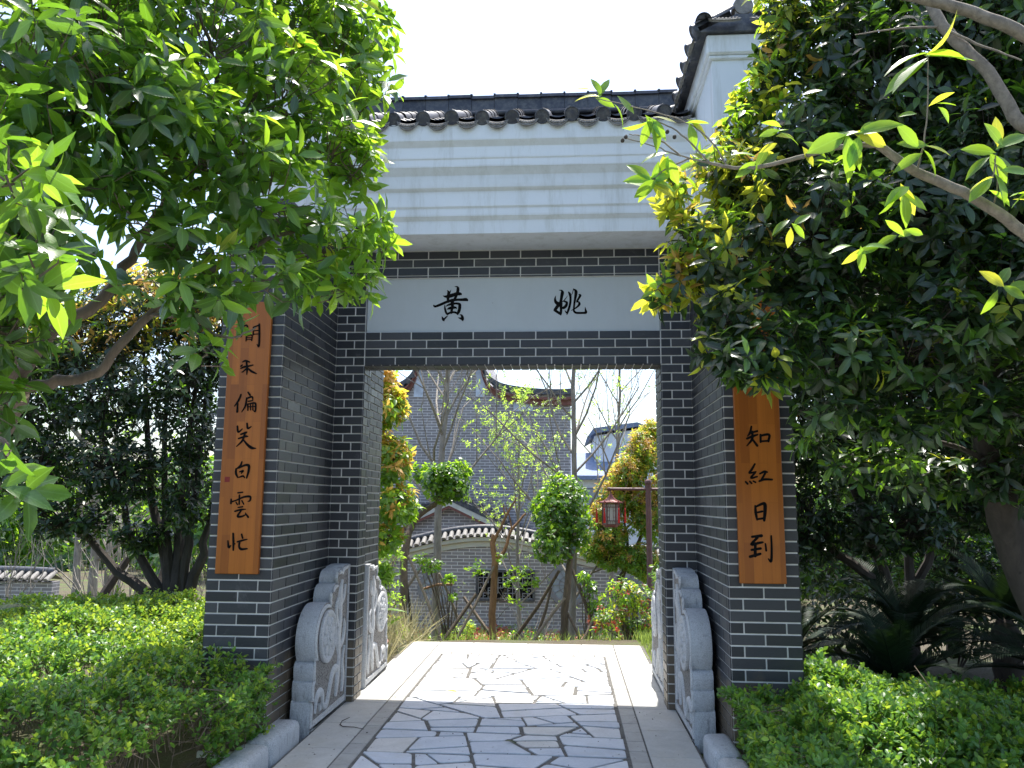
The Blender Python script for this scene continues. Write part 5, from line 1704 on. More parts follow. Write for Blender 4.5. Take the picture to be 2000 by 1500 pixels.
hedge(surf_hedge(-4.3, -1.30, -2.75, .75, topL, .22, lambda x, y: ((x > -1.86) & (y > -1.12)) | ((x > -1.50) & (y < -1.9))), 9500,
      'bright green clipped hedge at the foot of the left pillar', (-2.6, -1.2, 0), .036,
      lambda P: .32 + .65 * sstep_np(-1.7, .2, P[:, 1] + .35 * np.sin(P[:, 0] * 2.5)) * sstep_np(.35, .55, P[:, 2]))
def topR(x, y):
    return .50 + .03 * math.sin(x * 2.1 + 1) - .05 * sstep(-1.5, -2.6, y) - .10 * sstep(2.2, 3.2, x)
hedge(surf_hedge(1.36, 4.2, -2.75, -.75, topR, .20, lambda x, y: ((x < 1.86) & (y > -1.12))), 7500,
      'green clipped hedge in shade at the foot of the right pillar', (2.4, -1.4, 0), .040, lambda P: np.full(len(P), .22))

# ================================================================== CYCADS
rg = np.random.default_rng(88)
def frond_mesh(L_, curve, seed):
    r = np.random.default_rng(seed)
    n = 46
    pts = []
    ang = .0
    p = np.zeros(3)
    steps = 16
    th = 0.0
    for i in range(steps + 1):
        pts.append(p.copy())
        th = -curve * (i / steps) ** 1.3
        p = p + np.array([math.cos(th), 0, math.sin(th)]) * L_ / steps
    pts = np.array(pts)
    R, Q = [], []
    for i in range(n):
        t = .14 + .85 * i / (n - 1)
        k = t * steps
        a = min(steps - 1, int(k))
        c = pts[a] + (pts[a + 1] - pts[a]) * (k - a)
        tg = unit(pts[a + 1] - pts[a])
        up = np.array([-tg[2], 0, tg[0]])
        l = L_ * .17 * math.sin(math.pi * min(1, .18 + t * .86)) ** .7 * r.uniform(.9, 1.1)
        for s in (-1, 1):
            x = tg * .62 + np.array([0, s, 0]) * .85 + up * .30
            R.append(frames(x[None], (up + np.array([0, -s * .25, 0]))[None], np.array([l]), .62)[0])
            Q.append(c)
    tp = leaf_tpl([0, .5, 1], [.35, .5, 0], .12, .16, .16)
    me = leaves_mesh('frond', tp, np.array(R), np.array(Q), [M['cycad']])
    rb = MB()
    rb.tube([tuple(q) for q in pts], [.008 * (1 - .8 * i / steps) for i in range(steps + 1)], 4)
    return me, rb.mesh('rachis', M['cycad'])
FR = [frond_mesh(.80, c, i) for i, c in enumerate((.9, 1.3, 1.7))]
def cycad(loc, n, label, scale=1.0, h=.22):
    e = empty('cycad', loc, label, 'cycad', 'cycads under the trees')
    mb = MB()
    prof = [(.001, -.08)] + [((.10 + .012 * (i % 2)) * scale, -.07 + i * h / 8) for i in range(9)] + [(.05 * scale, h * 1.05), (.001, h * 1.08)]
    mb.lathe(prof, 12, loc)
    mb.build('trunk', M['bark_dark'], e, True)
    for i in range(n):
        az = i * 2.4 + rg.uniform(-.3, .3)
        el = math.radians(78 - 68 * (i / n) + rg.uniform(-6, 6))
        mesh, rach = FR[rg.integers(0, 3)]
        mw = Matrix.Translation(Vector(loc) + Vector((0, 0, h))) @ Matrix.Rotation(az, 4, 'Z') @ Matrix.Rotation(-el, 4, 'Y') @ Matrix.Rotation(rg.normal(0, .2), 4, 'X') @ Matrix.Scale(scale * rg.uniform(.85, 1.15), 4)
        f = link('frond', mesh, e, mw)
        link('rachis', rach, f, mw)
cycad((2.55, -.55, 0), 24, 'cycad nearest the right pillar, its fronds arching over the hedge', .95, .28)
cycad((3.55, -.75, 0), 24, 'cycad with upright fronds at the right edge of the garden bed', 1.05, .38)
cycad((3.0, .35, 0), 22, 'cycad in deep shade behind the other two on the right', 1.05, .40)
cycad((2.25, .75, 0), 18, 'cycad tucked behind the right pillar under the dark tree', .9, .25)
cycad((4.3, -.2, 0), 22, 'cycad farthest right, beside the trunk of the dark tree', 1.05, .42)
cycad((4.1, 1.1, 0), 20, 'cycad standing farthest back among the cycads on the right', 1.1, .50)
rg = np.random.default_rng(89)
e = empty('shade_shrub', (3.4, 1.6, -.05), 'dark leafy shrub in deep shade closing the ground behind the cycads', 'shrub')
SB = [(2.3,1.5,.35,.45,.4,.35), (3.1,1.7,.45,.5,.4,.4), (4.0,1.8,.5,.5,.4,.45), (4.9,1.7,.5,.6,.4,.45), (5.8,1.5,.5,.6,.5,.5), (2.1,.3,.12,.25,.4,.16), (5.4,.6,.3,.5,.5,.3)]
P, A, Bi = blob_points(SB, 900, rg, .5)
P, A = P[P[:, 2] > -.02], A[P[:, 2] > -.02]
R, Q, idx = rosettes(P, unit(A + [0, 0, .5]), (4, 6), .085, rg)
sm = MB()
for b in SB:
    for _ in range(4):
        limb(sm, [(b[0], b[1], -.1), (b[0] + rg.normal(scale=.15), b[1] + rg.normal(scale=.1), b[2] * .6), (b[0] + rg.normal(scale=.3), b[1] + rg.normal(scale=.2), b[2] * 1.3)], .012, .004, 5, 4, .005, rg)
sm.build('stems', M['bark_dark'], e, True)
link('foliage', leaves_mesh('foliage', TPL_SMALL, R, Q, [M['leaf_dark'], M['leaf']], (rg.uniform(size=len(P))[idx] < .2).astype(int)), e, None, 'stuff')
rg = np.random.default_rng(90)
cycad((-3.75, -.75, .22), 18, 'cycad half sunk in the left hedge', .8, .30)

# ================================================================== THE GARDEN BEYOND
rg = np.random.default_rng(101)
# ---- garden wall with an arched tile coping
GY = 11.0
def gw_top(x):
    d = abs(x + 1.27)
    return .13 + (.40 * math.cos(min(1, d / 2.3) * math.pi / 2) ** 1.3 if d < 2.3 else 0)
gw = empty('garden_wall', (-1.3, GY, -1.3), 'grey brick garden wall with arched tile coping, round windows and lattice', 'wall')
xs = [-5.2 + .2 * i for i in range(47)]
holes = [(-2.339, -.352, .27), (.461, -.24, .33), (1.86, -.22, .33)]
LX0, LX1, LZ0, LZ1 = -1.477, -.233, -.582, .06
mb = MB()
pts = [(xs[0], -1.45)] + [(xs[-1], -1.45)] + [(x, gw_top(x)) for x in reversed(xs)]
mb.prism(pts, 1, GY, GY + .25)
mb.build('brick_wall', M['farbrick'], gw)
mb = MB()
mb.box((-5.25, GY - .06, -1.6), (4.1, GY - .002, -1.12))
mb.build('plinth', M['concrete'], gw)
mb = MB()
vs, fs = [], []
for x in xs:
    z = gw_top(x)
    for (y, dz) in ((GY - .03, .004), (GY - .03, .10), (GY - .10, .13), (GY - .10, .21), (GY + .35, .21), (GY + .28, .004)):
        vs.append((x, y, z + dz))
for i in range(len(xs) - 1):
    for j in range(6):
        fs.append((i * 6 + j, i * 6 + (j + 1) % 6, (i + 1) * 6 + (j + 1) % 6, (i + 1) * 6 + j))
mb.add(vs, fs)
mb.build('white_band', M['bandplaster'], gw)
def coping(parent, x0, x1, y, top, step, mat, k=1.0):
    m1 = MB()
    n = 7
    vs, fs = [], []
    for yy, r in ((0, .05), (.02, .052), (.33, .046)):
        for j in range(n + 1):
            a = math.pi * j / n
            vs.append((r * math.cos(a) * k, yy, r * math.sin(a) * k))
    for i in range(2):
        for j in range(n):
            fs.append((i * (n + 1) + j, i * (n + 1) + j + 1, (i + 1) * (n + 1) + j + 1, (i + 1) * (n + 1) + j))
    fs.append(tuple(range(n + 1)))
    m1.add(vs, fs)
    me = m1.mesh('cover_tile', mat)
    bed = MB()
    bv, bf, rv = [], [], []
    x = x0
    i = 0
    while x < x1:
        z = top(x)
        link('cover_tile', me, parent, Matrix.Translation((x, y - .16, z + .235)) @ Matrix.Rotation(.46, 4, 'X') @ Matrix.Rotation(-math.atan2(top(x + .05) - top(x - .05), .1), 4, 'Y'))
        bv += [(x, y - .13, z + .215), (x, y + .12, z + .345), (x, y + .40, z + .215)]
        rv.append((x, y + .12, z + .40))
        if i:
            b = 3 * i
            bf += [(b - 3, b, b + 1, b - 2), (b - 2, b + 1, b + 2, b - 1)]
        i += 1
        x += step
    bed.add(bv, bf)
    bed.build('coping_bed', M['tile'], parent)
    rr = MB()
    rr.tube(rv, .065 * k, 8)
    rr.build('coping_ridge', M['tile'], parent, True)
coping(gw, -5.2, 3.6, GY, gw_top, .145, M['tile_pale'])
for (x, z, r) in holes:
    f = MB()
    f.lathe([(r, 0), (r, .03), (r + .02, .035), (r + .10, .03), (r + .11, 0)], 36, (x, GY, z), (0, -1, 0))
    f.v, f.f = f.v, f.f[:-2]
    f.m = f.m[:-2]
    fr_ = f.build('round_window', M['trim_grey'], gw)
    p = MB()
    p.lathe([(r + .004, .004), (r + .004, .012), (.001, .0121)], 36, (x, GY, z), (0, -1, 0))
    p.build('pane', M['winglass'], fr_)
    b = MB()
    for a in range(6):
        t = a * math.pi / 6
        b.box((x - .008, GY - .03, z - .008), (x + .008, GY - .0125, z + .008))
        b.tube([(x + math.cos(t) * r, GY - .02, z + math.sin(t) * r), (x - math.cos(t) * r, GY - .02, z - math.sin(t) * r)], .007, 4)
    b.lathe([(r * .55, -.006), (r * .60, -.006), (r * .60, .006), (r * .55, .006)], 24, (x, GY - .02, z), (0, -1, 0))
    b.f, b.m = b.f[:-2], b.m[:-2]
    b.build('glazing_bars', M['trim_grey'], fr_)
f = MB()
for a, b in (((LX0, GY - .035, LZ0), (LX1, GY - .001, LZ0 + .05)), ((LX0, GY - .035, LZ1 - .05), (LX1, GY - .001, LZ1)), ((LX0, GY - .034, LZ0 + .051), (LX0 + .05, GY - .001, LZ1 - .051)), ((LX1 - .05, GY - .034, LZ0 + .051), (LX1, GY - .001, LZ1 - .051))):
    f.box(a, b)
lw = f.build('lattice_window', M['tile'], gw)
b = MB()
b.box((LX0 + .05, GY - .006, LZ0 + .05), (LX1 - .05, GY - .002, LZ1 - .05))
b.build('recess_shade_sheet', M['ink'], lw)  # black sheet standing in for the shade of the recess behind the lattice
b = MB()
nx, nz = 11, 5
for i in range(nx):
    for j in range(nz):
        x0 = LX0 + .055 + (LX1 - LX0 - .11) * i / nx
        x1 = LX0 + .055 + (LX1 - LX0 - .11) * (i + 1) / nx
        z0 = LZ0 + .055 + (LZ1 - LZ0 - .11) * j / nz
        z1 = LZ0 + .055 + (LZ1 - LZ0 - .11) * (j + 1) / nz
        k = (i * 3 + j * 5) % 4
        t = .009
        if k != 0: b.box((x0 - t, GY - .022, z0), (x0 + t, GY - .0065, z1))
        if k != 1: b.box((x0, GY - .0215, z0 - t), (x1, GY - .007, z0 + t))
        if k == 2: b.box(((x0 + x1) / 2 - t, GY - .021, z0), ((x0 + x1) / 2 + t, GY - .0075, (z0 + z1) / 2))
        if k == 3: b.box((x0, GY - .0205, (z0 + z1) / 2 - t), ((x0 + x1) / 2, GY - .0072, (z0 + z1) / 2 + t))
b.build('lattice', M['trim_grey'], lw)

# ---- tall brick hall with a sweeping gable
BY = 14.0
hall = empty('brick_hall', (-2.56, BY, -1.4), 'tall grey brick hall with a sweeping bell shaped gable edged in dark tiles', 'building')
gr_ = [(.58, 4.12), (.30, 4.10), (-.30, 4.12), (-.95, 4.20), (-1.30, 4.30), (-1.52, 4.46), (-1.66, 4.68), (-1.76, 5.0), (-1.84, 5.4), (-1.95, 5.8), (-2.15, 6.1), (-2.56, 6.25)]
cx_ = -2.56
gl_ = [(2 * cx_ - x, z) for x, z in reversed(gr_[:-1])]
out = gr_ + gl_
mb = MB()
poly = [(x if abs(x - cx_) < 3.0 else cx_ + math.copysign(3.1, x - cx_), z - .02) for x, z in out]
mb.prism([(.54, -1.6)] + poly + [(-5.66, -1.6)], 1, BY, BY + 7)
mb.build('gable_wall', M['farbrick'], hall)
sp = spline(out, 4)
def band(y0, y1, d0, d1, name, mat, s0=0, s1=None):
    m_ = MB()
    vs, fs = [], []
    for p in sp:
        x, z = float(p[0]), float(p[1])
        for y, d in ((y0, d0), (y0, d1), (y1, d1), (y1, d0)):
            vs.append((x, y, z + d))
    n = len(sp)
    for i in range(n - 1):
        for j in range(4):
            fs.append((i * 4 + j, i * 4 + (j + 1) % 4, (i + 1) * 4 + (j + 1) % 4, (i + 1) * 4 + j))
    fs += [(0, 1, 2, 3), ((n - 1) * 4, (n - 1) * 4 + 1, (n - 1) * 4 + 2, (n - 1) * 4 + 3)]
    m_.add(vs, fs)
    return m_.build(name, mat, hall)
band(BY - .10, BY + .3, -.20, -.08, 'red_moulding', M['redtrim'])
band(BY - .20, BY + .4, -.08, -.02, 'eave_board', M['redtrim'])
band(BY - .16, BY + .6, .06, .20, 'gable_ridge', M['tile'])
mt = MB()
mt.tube([(0, -.28, 0), (0, .3, .10)], .055, 8)
me_t = mt.mesh('cover_tile', M['tile'])
acc = 0
last = sp[0]
for p in sp[1:]:
    acc += float(np.linalg.norm(p - last))
    last = p
    if acc > .19:
        acc = 0
        link('cover_tile', me_t, hall, Matrix.Translation((float(p[0]), BY + .05, float(p[1]) + .02)))
mb = MB()
for s in (1, -1):
    xx = cx_ + s * .80
    mb.prism([(xx - .12, 4.12), (xx + .10, 4.12), (xx + .14, 4.45), (xx + .02, 4.95), (xx - .12, 4.95)], 1, BY - .02, BY + .01)
    mb.prism([(cx_ + s * 1.9 - .25, 3.75), (cx_ + s * 1.9 + .25, 3.75), (cx_ + s * 1.9 + .25, 4.0), (cx_ + s * 1.9 - .25, 4.02)], 1, BY - .02, BY + .01)
mb.build('painted_panel', M['bluewall'], hall)
# small gabled porch in front of the hall
pr = empty('gabled_porch', (-2.3, 12.6, -1.4), 'low gabled tile roof with a white bargeboard, in front of the tall hall', 'porch')
mb = MB()
mb.prism([(-4.1, -1.5), (-.5, -1.5), (-.5, .62), (-2.3, 1.44), (-4.1, .62)], 1, 12.7, 13.9)
mb.build('porch_wall', M['farbrick'], pr)
for s in (1, -1):
    mb = MB()
    q = lambda d, z: (-2.3 + s * d, z)
    mb.prism([q(0, 1.50), q(2.05, .55), q(2.05, .66), q(0, 1.64)], 1, 12.45, 13.95)
    r = mb.build('roof_slope', M['tile'], pr)
    mb = MB()
    mb.prism([q(0, 1.38), q(2.0, .45), q(2.05, .548), q(0, 1.498)], 1, 12.46, 12.52)
    mb.build('bargeboard', M['bandplaster'], pr)
    mb = MB()
    mb.prism([q(0, 1.32), q(1.95, .41), q(2.0, .449), q(0, 1.379)], 1, 12.48, 12.54)
    mb.build('red_moulding', M['redtrim'], pr)
    for i in range(8):
        d = .12 + i * .24
        m_ = MB().tube([(-2.3 + s * d, 12.40, 1.64 - d * .478 + .03), (-2.3 + s * d, 13.95, 1.64 - d * .478 + .03)], .05, 6)
        link('cover_tile', m_.mesh('cover_tile', M['tile']), pr)

# ---- pale houses beyond, to the right
fb = empty('white_house', (2.6, 30, -1.4), 'pale white house with blue grey tiled roofs, far off beside the tall hall', 'house')
mb = MB()
mb.prism([(1.7, -1.5), (5.5, -1.5), (5.5, 4.1), (3.6, 4.75), (1.7, 4.45)], 1, 30, 36)
mb.box((.2, 29, -1.5), (3.6, 33, 2.45))
mb.build('wall', M['farwhite'], fb)
mb = MB()
mb.prism([(1.35, 4.36), (1.7, 4.56), (3.6, 4.86), (5.9, 4.0), (5.9, 4.18), (3.6, 5.05), (1.65, 4.78)], 1, 29.7, 36.3)
mb.build('roof', M['farroof'], fb)
mb = MB()
mb.prism([(28.5, 2.46), (31, 3.55), (33.5, 2.46), (33.5, 2.62), (31, 3.75), (28.5, 2.62)], 0, -.1, 3.5)
mb.build('lower_roof', M['farroof'], fb)
for i in range(4):
    mb = MB()
    mb.cbox((.5 + i * .75, 28.93, 1.2), (1.05 + i * .75, 28.99, 2.1), .01)
    w_ = mb.build('window', M['trim_grey'], fb)
    mb = MB()
    mb.box((.55 + i * .75, 28.915, 1.25), (1.0 + i * .75, 28.928, 2.05))
    mb.build('pane', M['winglass'], w_)

# ---- garden trees
def place_tips(tips, n, leaf, rg, k=(3, 5)):
    P, A = [], []
    for pts, d in tips:
        for q in pts[1:]:
            if rg.uniform() < n:
                P.append(q)
                A.append(d + rg.normal(scale=.5, size=3))
    P, A = np.array(P), np.array(A)
    R, Q, idx = rosettes(P, A, k, leaf, rg, (30, 90))
    return R, Q
def tall_bare(base, h, r, label, leafy, seed, lean=(0, 0), n=15, z0=.75, group=None):
    rg = np.random.default_rng(seed)
    e = empty('bare_tree', base, label, 'tree', group)
    mb = MB()
    b = np.array(base)
    top = b + np.array([lean[0], lean[1], h])
    st = limb(mb, [tuple(b - [0, 0, .15]), tuple(b + (top - b) * .35 + rg.normal(scale=.04, size=3)), tuple(b + (top - b) * .7 + rg.normal(scale=.05, size=3)), tuple(top)], r, r * .25, 9, 8, .006, rg)
    tips = []
    for i in range(n):
        t = z0 / h + (1 - z0 / h) * (i + rg.uniform(0, 1)) / n
        p = st[min(len(st) - 1, int(t * (len(st) - 1)))]
        az = i * 2.4 + rg.uniform(-.5, .5)
        d = np.array([math.cos(az) * .75, math.sin(az) * .75, .85])
        bare_branches(mb, p, d, h * rg.uniform(.24, .34) * (1.25 - .7 * t), r * .36 * (1.15 - .6 * t), 2, rg, tips, .55, .25, 5, 4, (3, 4))
    mb.build('trunk', M['bark_bare'], e, True)
    if leafy:
        R, Q = place_tips([t for t in tips if rg.uniform() < leafy], .95, .055, rg, (4, 6))
        link('crown', leaves_mesh('crown', TPL_SMALL, R, Q, M['fresh']), e, None, 'stuff')
    return e
def on(x, y):
    return (x, y, gz(x, y))
tall_bare(on(-1.55, 6.3), 6.4, .075, 'tall leafless tree with two pale stems standing behind the left ball crown', .0, 5, (.10, .1), 24, 2.0)
tall_bare(on(.47, 6.9), 6.2, .070, 'tall slender tree with fresh lime green leaves, behind the right ball crown', 1.0, 6, (.12, .1), 24, 1.2)
tall_bare(on(-.35, 8.6), 4.0, .05, 'thin young tree with sparse new leaves between the two tall trees', 1.0, 8, (-.1, 0), 16, 1.0)
tall_bare(on(1.25, 9.6), 6.0, .06, 'leafless sapling rising against the white sky right of the hall', .08, 9, (.25, 0), 12, 2.6)

def ball_tree(base, stem, centre, rad, label, seed):
    rg = np.random.default_rng(seed)
    e = empty('ball_crowned_tree', base, label, 'tree', 'pollarded trees with ball crowns')
    tm = MB()
    limb(tm, [(base[0], base[1], base[2] - .1)] + stem, .058, .038, 9, 6, .006, rg)
    for i in range(6):
        d = unit(rg.normal(size=3) + [0, 0, .8]) * np.array(rad)
        limb(tm, [stem[-1], tuple(np.array(stem[-1]) * .5 + (np.array(centre) + d * .4) * .5), tuple(np.array(centre) + d * .8)], .018, .005, 5, 4, .006, rg)
    blobs = [(*centre, *rad)] + [(centre[0] + rg.normal(scale=rad[0] * .5), centre[1] + rg.normal(scale=rad[1] * .5), centre[2] + rg.normal(scale=rad[2] * .5), rad[0] * .55, rad[1] * .55, rad[2] * .55) for _ in range(7)]
    P, A, Bi = blob_points(blobs, 1700, rg, .35)
    C_ = np.array([b[:3] for b in blobs])[Bi]
    tree_twigs(tm, P[::2], A[::2], C_[::2], rg, .003, .08, .2)
    R, Q, idx = rosettes(P, unit(A + [0, 0, .4]), (4, 6), .062, rg, (40, 85))
    mi = (rg.uniform(size=len(P))[idx] < .7).astype(int)
    tm.build('trunk', M['bark'], e, True)
    foliage(e, R, Q, mi, [M['leaf'], M['leaf_bright']], TPL_ROUND, 60, 'leaf', 'crown', [TPL_ROUND])
ball_tree(on(-1.64, 4.3), [(-1.66,4.3,.2), (-1.686, 4.5, 0.895), (-1.582, 4.7, 1.259), (-1.358, 4.8, 1.431)], (-1.209, 4.8, 1.709), (.36, .34, .30), 'ball crowned tree on a leaning stem, left in the gate opening', 71)
ball_tree(on(.37, 5.0), [(0.414, 5.0, 0.112), (0.472, 5.1, 0.68), (0.508, 5.2, 0.917)], (0.382, 5.2, 1.393), (.42, .40, .56), 'taller ball crowned tree, right of centre in the gate opening', 72)

# ---- pollarded trunk with bare stubs
e = empty('pollarded_tree', on(-.55, 5.0), 'pollarded orange brown trunk with bare forked stubs, middle of the gate opening', 'tree')
tm = MB()
fk = (-0.548, 5.0, 0.654)
rg = np.random.default_rng(73)
limb(tm, [(-.56,5.0,gz(-.55,5)-.1), (-0.576, 5.0, -0.038), fk], .052, .046, 10, 6, .006, rg)
limb(tm, [fk, (-0.586, 5.0, 0.915), (-0.559, 5.0, 1.019)], .040, .036, 8, 4, .003, rg)
limb(tm, [(-0.586, 5.0, 0.901), (-0.471, 4.95, 1.125), (-0.388, 4.95, 1.299), (-0.26, 4.9, 1.529)], .024, .012, 7, 5, .004, rg)
limb(tm, [fk, (-0.423, 5.0, 0.814), (-0.323, 5.05, 1.089), (-0.136, 5.1, 1.313)], .030, .014, 7, 5, .004, rg)
limb(tm, [(-0.388, 4.95, 1.299), (-0.42, 4.9, 1.334), (-0.428, 4.9, 1.437)], .012, .008, 6, 3, .002, rg)
limb(tm, [(-0.323, 5.05, 1.089), (-0.349, 5.0, 1.25), (-0.407, 5.0, 1.402)], .012, .007, 6, 3, .002, rg)
tm.build('trunk', M['bark_red'], e, True)
sprouts = [(-0.843, 5.0, 0.582), (-0.772, 5.0, 0.535), (-0.484, 4.9, 0.717), (-0.309, 4.9, 0.516), (-0.171, 4.9, 0.585), (-0.071, 5.0, 0.476), (-0.237, 4.9, 0.147), (-0.377, 4.9, 0.38), (-0.159, 4.95, 0.378), (0.034, 5.0, 0.376)]
P = np.array(sprouts)
P = np.repeat(P, 7, 0) + rg.normal(scale=.045, size=(len(P) * 7, 3))
R, Q, idx = rosettes(P, rg.normal(scale=.6, size=P.shape) + [0, 0, 1], (3, 5), .055, rg)
sm = MB()
for s_ in sprouts:
    limb(sm, [((-.555, 5.0, -.16) if s_[2] < .2 else (-.54, 5.0, .15)), tuple((np.array(s_) + np.array((-.55, 5.0, .02))) / 2 + [0, 0, -.04]), s_], .005, .003, 4, 4, .003, rg)
sm.build('sprout_stems', M['bark'], e)
link('sprouts', leaves_mesh('sprouts', TPL_ROUND, R, Q, [M['leaf_bright']]), e, None, 'stuff')

# ---- props lashed to the young trees
def pole(a, b, label, group, r=.022, mat='pole'):
    e = tag(MB().tube([a, tuple((np.array(a) + np.array(b)) / 2 + rg.normal(scale=.012, size=3)), b], [r * .85, r, r * 1.1], 7).build('support_pole', M[mat], None, True), label, 'pole', group)
    return e
G1, G2, G3 = 'props of the leaning ball crowned tree', 'props of the pollarded trunk', 'props of the taller ball crowned tree'
pole((-1.625, 4.35, 0.773), (-1.114, 4.0, -0.254), 'grey pole leaning from the leaning stem down to the right', G1, .020)
pole((-1.737, 6.0, 0.507), (-2.263, 5.6, -0.289), 'pole leaning left behind the leaning stem', G1, .028)
pole((-1.479, 6.0, 0.406), (-1.202, 6.2, -0.3), 'pole leaning right beside the tall leafless tree', G1, .022)
pole((-1.68, 4.4, 0.671), (-1.565, 4.5, -0.347), 'nearly upright dark pole beside the leaning stem', G1, .018, 'bark_dark')
pole((-1.747, 6.1, 0.161), (-1.282, 6.1, 0.242), 'short reddish cross pole on the tall leafless tree', G1, .020, 'bark_red')
pole((-0.553, 4.9, 0.607), (-1.031, 4.6, -0.354), 'pale pole leaning left from the pollarded trunk', G2, .018)
pole((-0.847, 5.4, 0.184), (-1.291, 5.2, -0.46), 'darker pole crossing behind the pale one, left of the pollarded trunk', G2, .026, 'bark')
pole((-1.122, 6.2, 0.046), (-0.675, 5.8, -0.435), 'dark pole leaning right, its foot at the pollarded trunk', G2, .026, 'bark')
pole((0.323, 5.2, 0.533), (-0.327, 5.6, -0.467), 'long dark pole leaning left from the taller ball crowned tree', G3, .026, 'bark')
pole((0.401, 4.9, 0.204), (-0.037, 4.6, -0.348), 'pale short pole leaning left at the foot of the taller ball crowned tree', G3, .022)
pole((0.508, 6.4, 0.458), (0.873, 6.2, -0.471), 'dark pole leaning right, behind the taller ball crowned tree', G3, .030, 'bark')
pole((0.187, 6.4, 0.179), (-0.019, 6.3, -0.503), 'steep dark pole left of the taller ball crowned tree', G3, .024, 'bark')
pole((0.428, 5.0, 0.012), (0.628, 4.8, -0.37), 'short pole leaning right at the foot of the taller ball crowned tree', G3, .020, 'bark')
pole((0.797, 5.2, -0.077), (0.624, 5.0, -0.39), 'short stick sloping left in front of the red flowered shrub', G3, .018, 'bark')

# ---- osmanthus bushes either side of the view
rg = np.random.default_rng(111)
osmanthus(on(-2.2, 2.9), [(-1.575, 2.9, 2.57, 0.18, 0.3, 0.27), (-1.538, 2.9, 1.924, 0.22, 0.3, 0.3), (-1.444, 2.8, 1.435, 0.23, 0.3, 0.24), (-1.595, 2.8, 1.069, 0.22, 0.3, 0.18), (-1.978, 3.0, 2.224, 0.35, 0.4, 0.5), (-2.006, 3.0, 1.344, 0.35, 0.4, 0.4), (-1.667, 3.0, 2.884, 0.1, 0.2, 0.16), (-2.389, 3.2, 1.936, 0.45, 0.5, 0.7), (-1.664, 2.9, 0.67, 0.16, 0.25, 0.12)],
          [[(-2.2,2.9,.6), (-2.1,2.9,1.5), (-1.95,2.9,2.4)], [(-2.25,2.9,.6), (-2.4,2.9,1.3), (-2.5,3.0,2.2)], [(-2.15,2.9,.5), (-1.95,2.85,1.0), (-1.75,2.8,1.5)]],
          'yellow tipped osmanthus close behind the left jamb, in sun', 1700, .10, ['leaf_bright', 'fresh', 'leaf_young', 'leaf_orange'], pick_top(.7, 2.4, young=.9), 'bark', 'osmanthus_tree', .05, None, 120, TPL_MID)
osmanthus(on(1.55, 7.2), [(1.34, 7.2, 1.653, 0.42, 0.5, 0.45), (1.726, 7.2, 2.325, 0.36, 0.45, 0.38), (1.113, 7.0, 0.996, 0.38, 0.45, 0.32), (1.792, 7.2, 1.324, 0.45, 0.5, 0.5), (1.515, 7.0, 0.598, 0.4, 0.45, 0.25), (2.325, 7.4, 1.746, 0.5, 0.5, 0.6), (0.861, 6.9, 0.717, 0.22, 0.3, 0.18), (1.869, 7.3, 2.674, 0.22, 0.3, 0.2), (1.454, 7.0, 1.98, 0.3, 0.4, 0.3), (0.993, 7.0, 1.32, 0.2, 0.3, 0.2), (1.103, 6.9, 0.6, 0.3, 0.3, 0.2), (1.705, 6.9, 0.448, 0.3, 0.3, 0.2)],
          [[(1.24, 7.0, 0.037), (1.4, 7.1, 0.59), (1.337, 7.2, 1.486)], [(1.265, 7.0, 0.077), (1.619, 7.2, 0.912), (1.765, 7.2, 2.157)]],
          'orange tinted osmanthus behind the lantern, right in the gate opening', 3000, .065, ['leaf_bright', 'fresh', 'leaf_young', 'leaf_orange'], pick_top(-.4, 1.8, young=.9), 'bark', 'osmanthus_tree', .06, None, 0, TPL_SMALL)

# ---- shrubs
def shrub(base, blobs, label, dens, leaf, mats, probs, seed, petals=0, tpl=TPL_SMALL, group=None, cat='shrub', name='shrub'):
    rg = np.random.default_rng(seed)
    e = empty(name, base, label, cat, group)
    P, A, Bi = blob_points(blobs, dens, rg, .3)
    C_ = np.array([b[:3] for b in blobs])[Bi]
    sm = MB()
    for b in blobs:
        for _ in range(4):
            t = np.array(b[:3]) + rg.normal(scale=.4, size=3) * np.array(b[3:6])
            limb(sm, [(base[0] + rg.normal(scale=.04), base[1] + rg.normal(scale=.04), base[2] - .06), tuple((np.array(base) + t) / 2 + rg.normal(scale=.04, size=3)), tuple(t)], .010, .004, 5, 4, .006, rg)
    tree_twigs(sm, P[::2], A[::2], C_[::2], rg, .0025, .08, .2)
    sm.build('stems', M['bark'], e, True)
    R, Q, idx = rosettes(P, unit(A + [0, 0, .5] + rg.normal(scale=.3, size=A.shape)), (4, 6), leaf, rg)
    t = rg.uniform(size=len(P))[idx]
    mi = np.searchsorted(np.cumsum(probs)[:-1], t)
    link('foliage', leaves_mesh('foliage', tpl, R, Q, [M[m] for m in mats], mi), e, None, 'stuff')
    if petals:
        k = rg.choice(len(P), petals, replace=False)
        for i in k:
            R, Q, idx = rosettes(P[i:i + 1] + A[i:i + 1] * .02, A[i:i + 1] + [0, -.6, .4], (6, 8), .03, rg, (30, 80))
            link('blossom', leaves_mesh('blossom', TPL_ROUND, R, Q, [M['petal']]), e)
    return e
shrub(on(1.25, 4.0), [(1.103, 4.0, 0.367, 0.26, 0.3, 0.22), (0.939, 3.9, 0.075, 0.24, 0.3, 0.18), (1.346, 4.0, 0.037, 0.26, 0.3, 0.18), (1.266, 4.1, 0.297, 0.24, 0.3, 0.2)], 'bushy shrub with red blossoms at the foot of the lamp post', 1500, .06, ['leaf', 'leaf_bright', 'leaf_young', 'redleaf'], [.3, .4, .2, .1], 201, 16, TPL_MID)
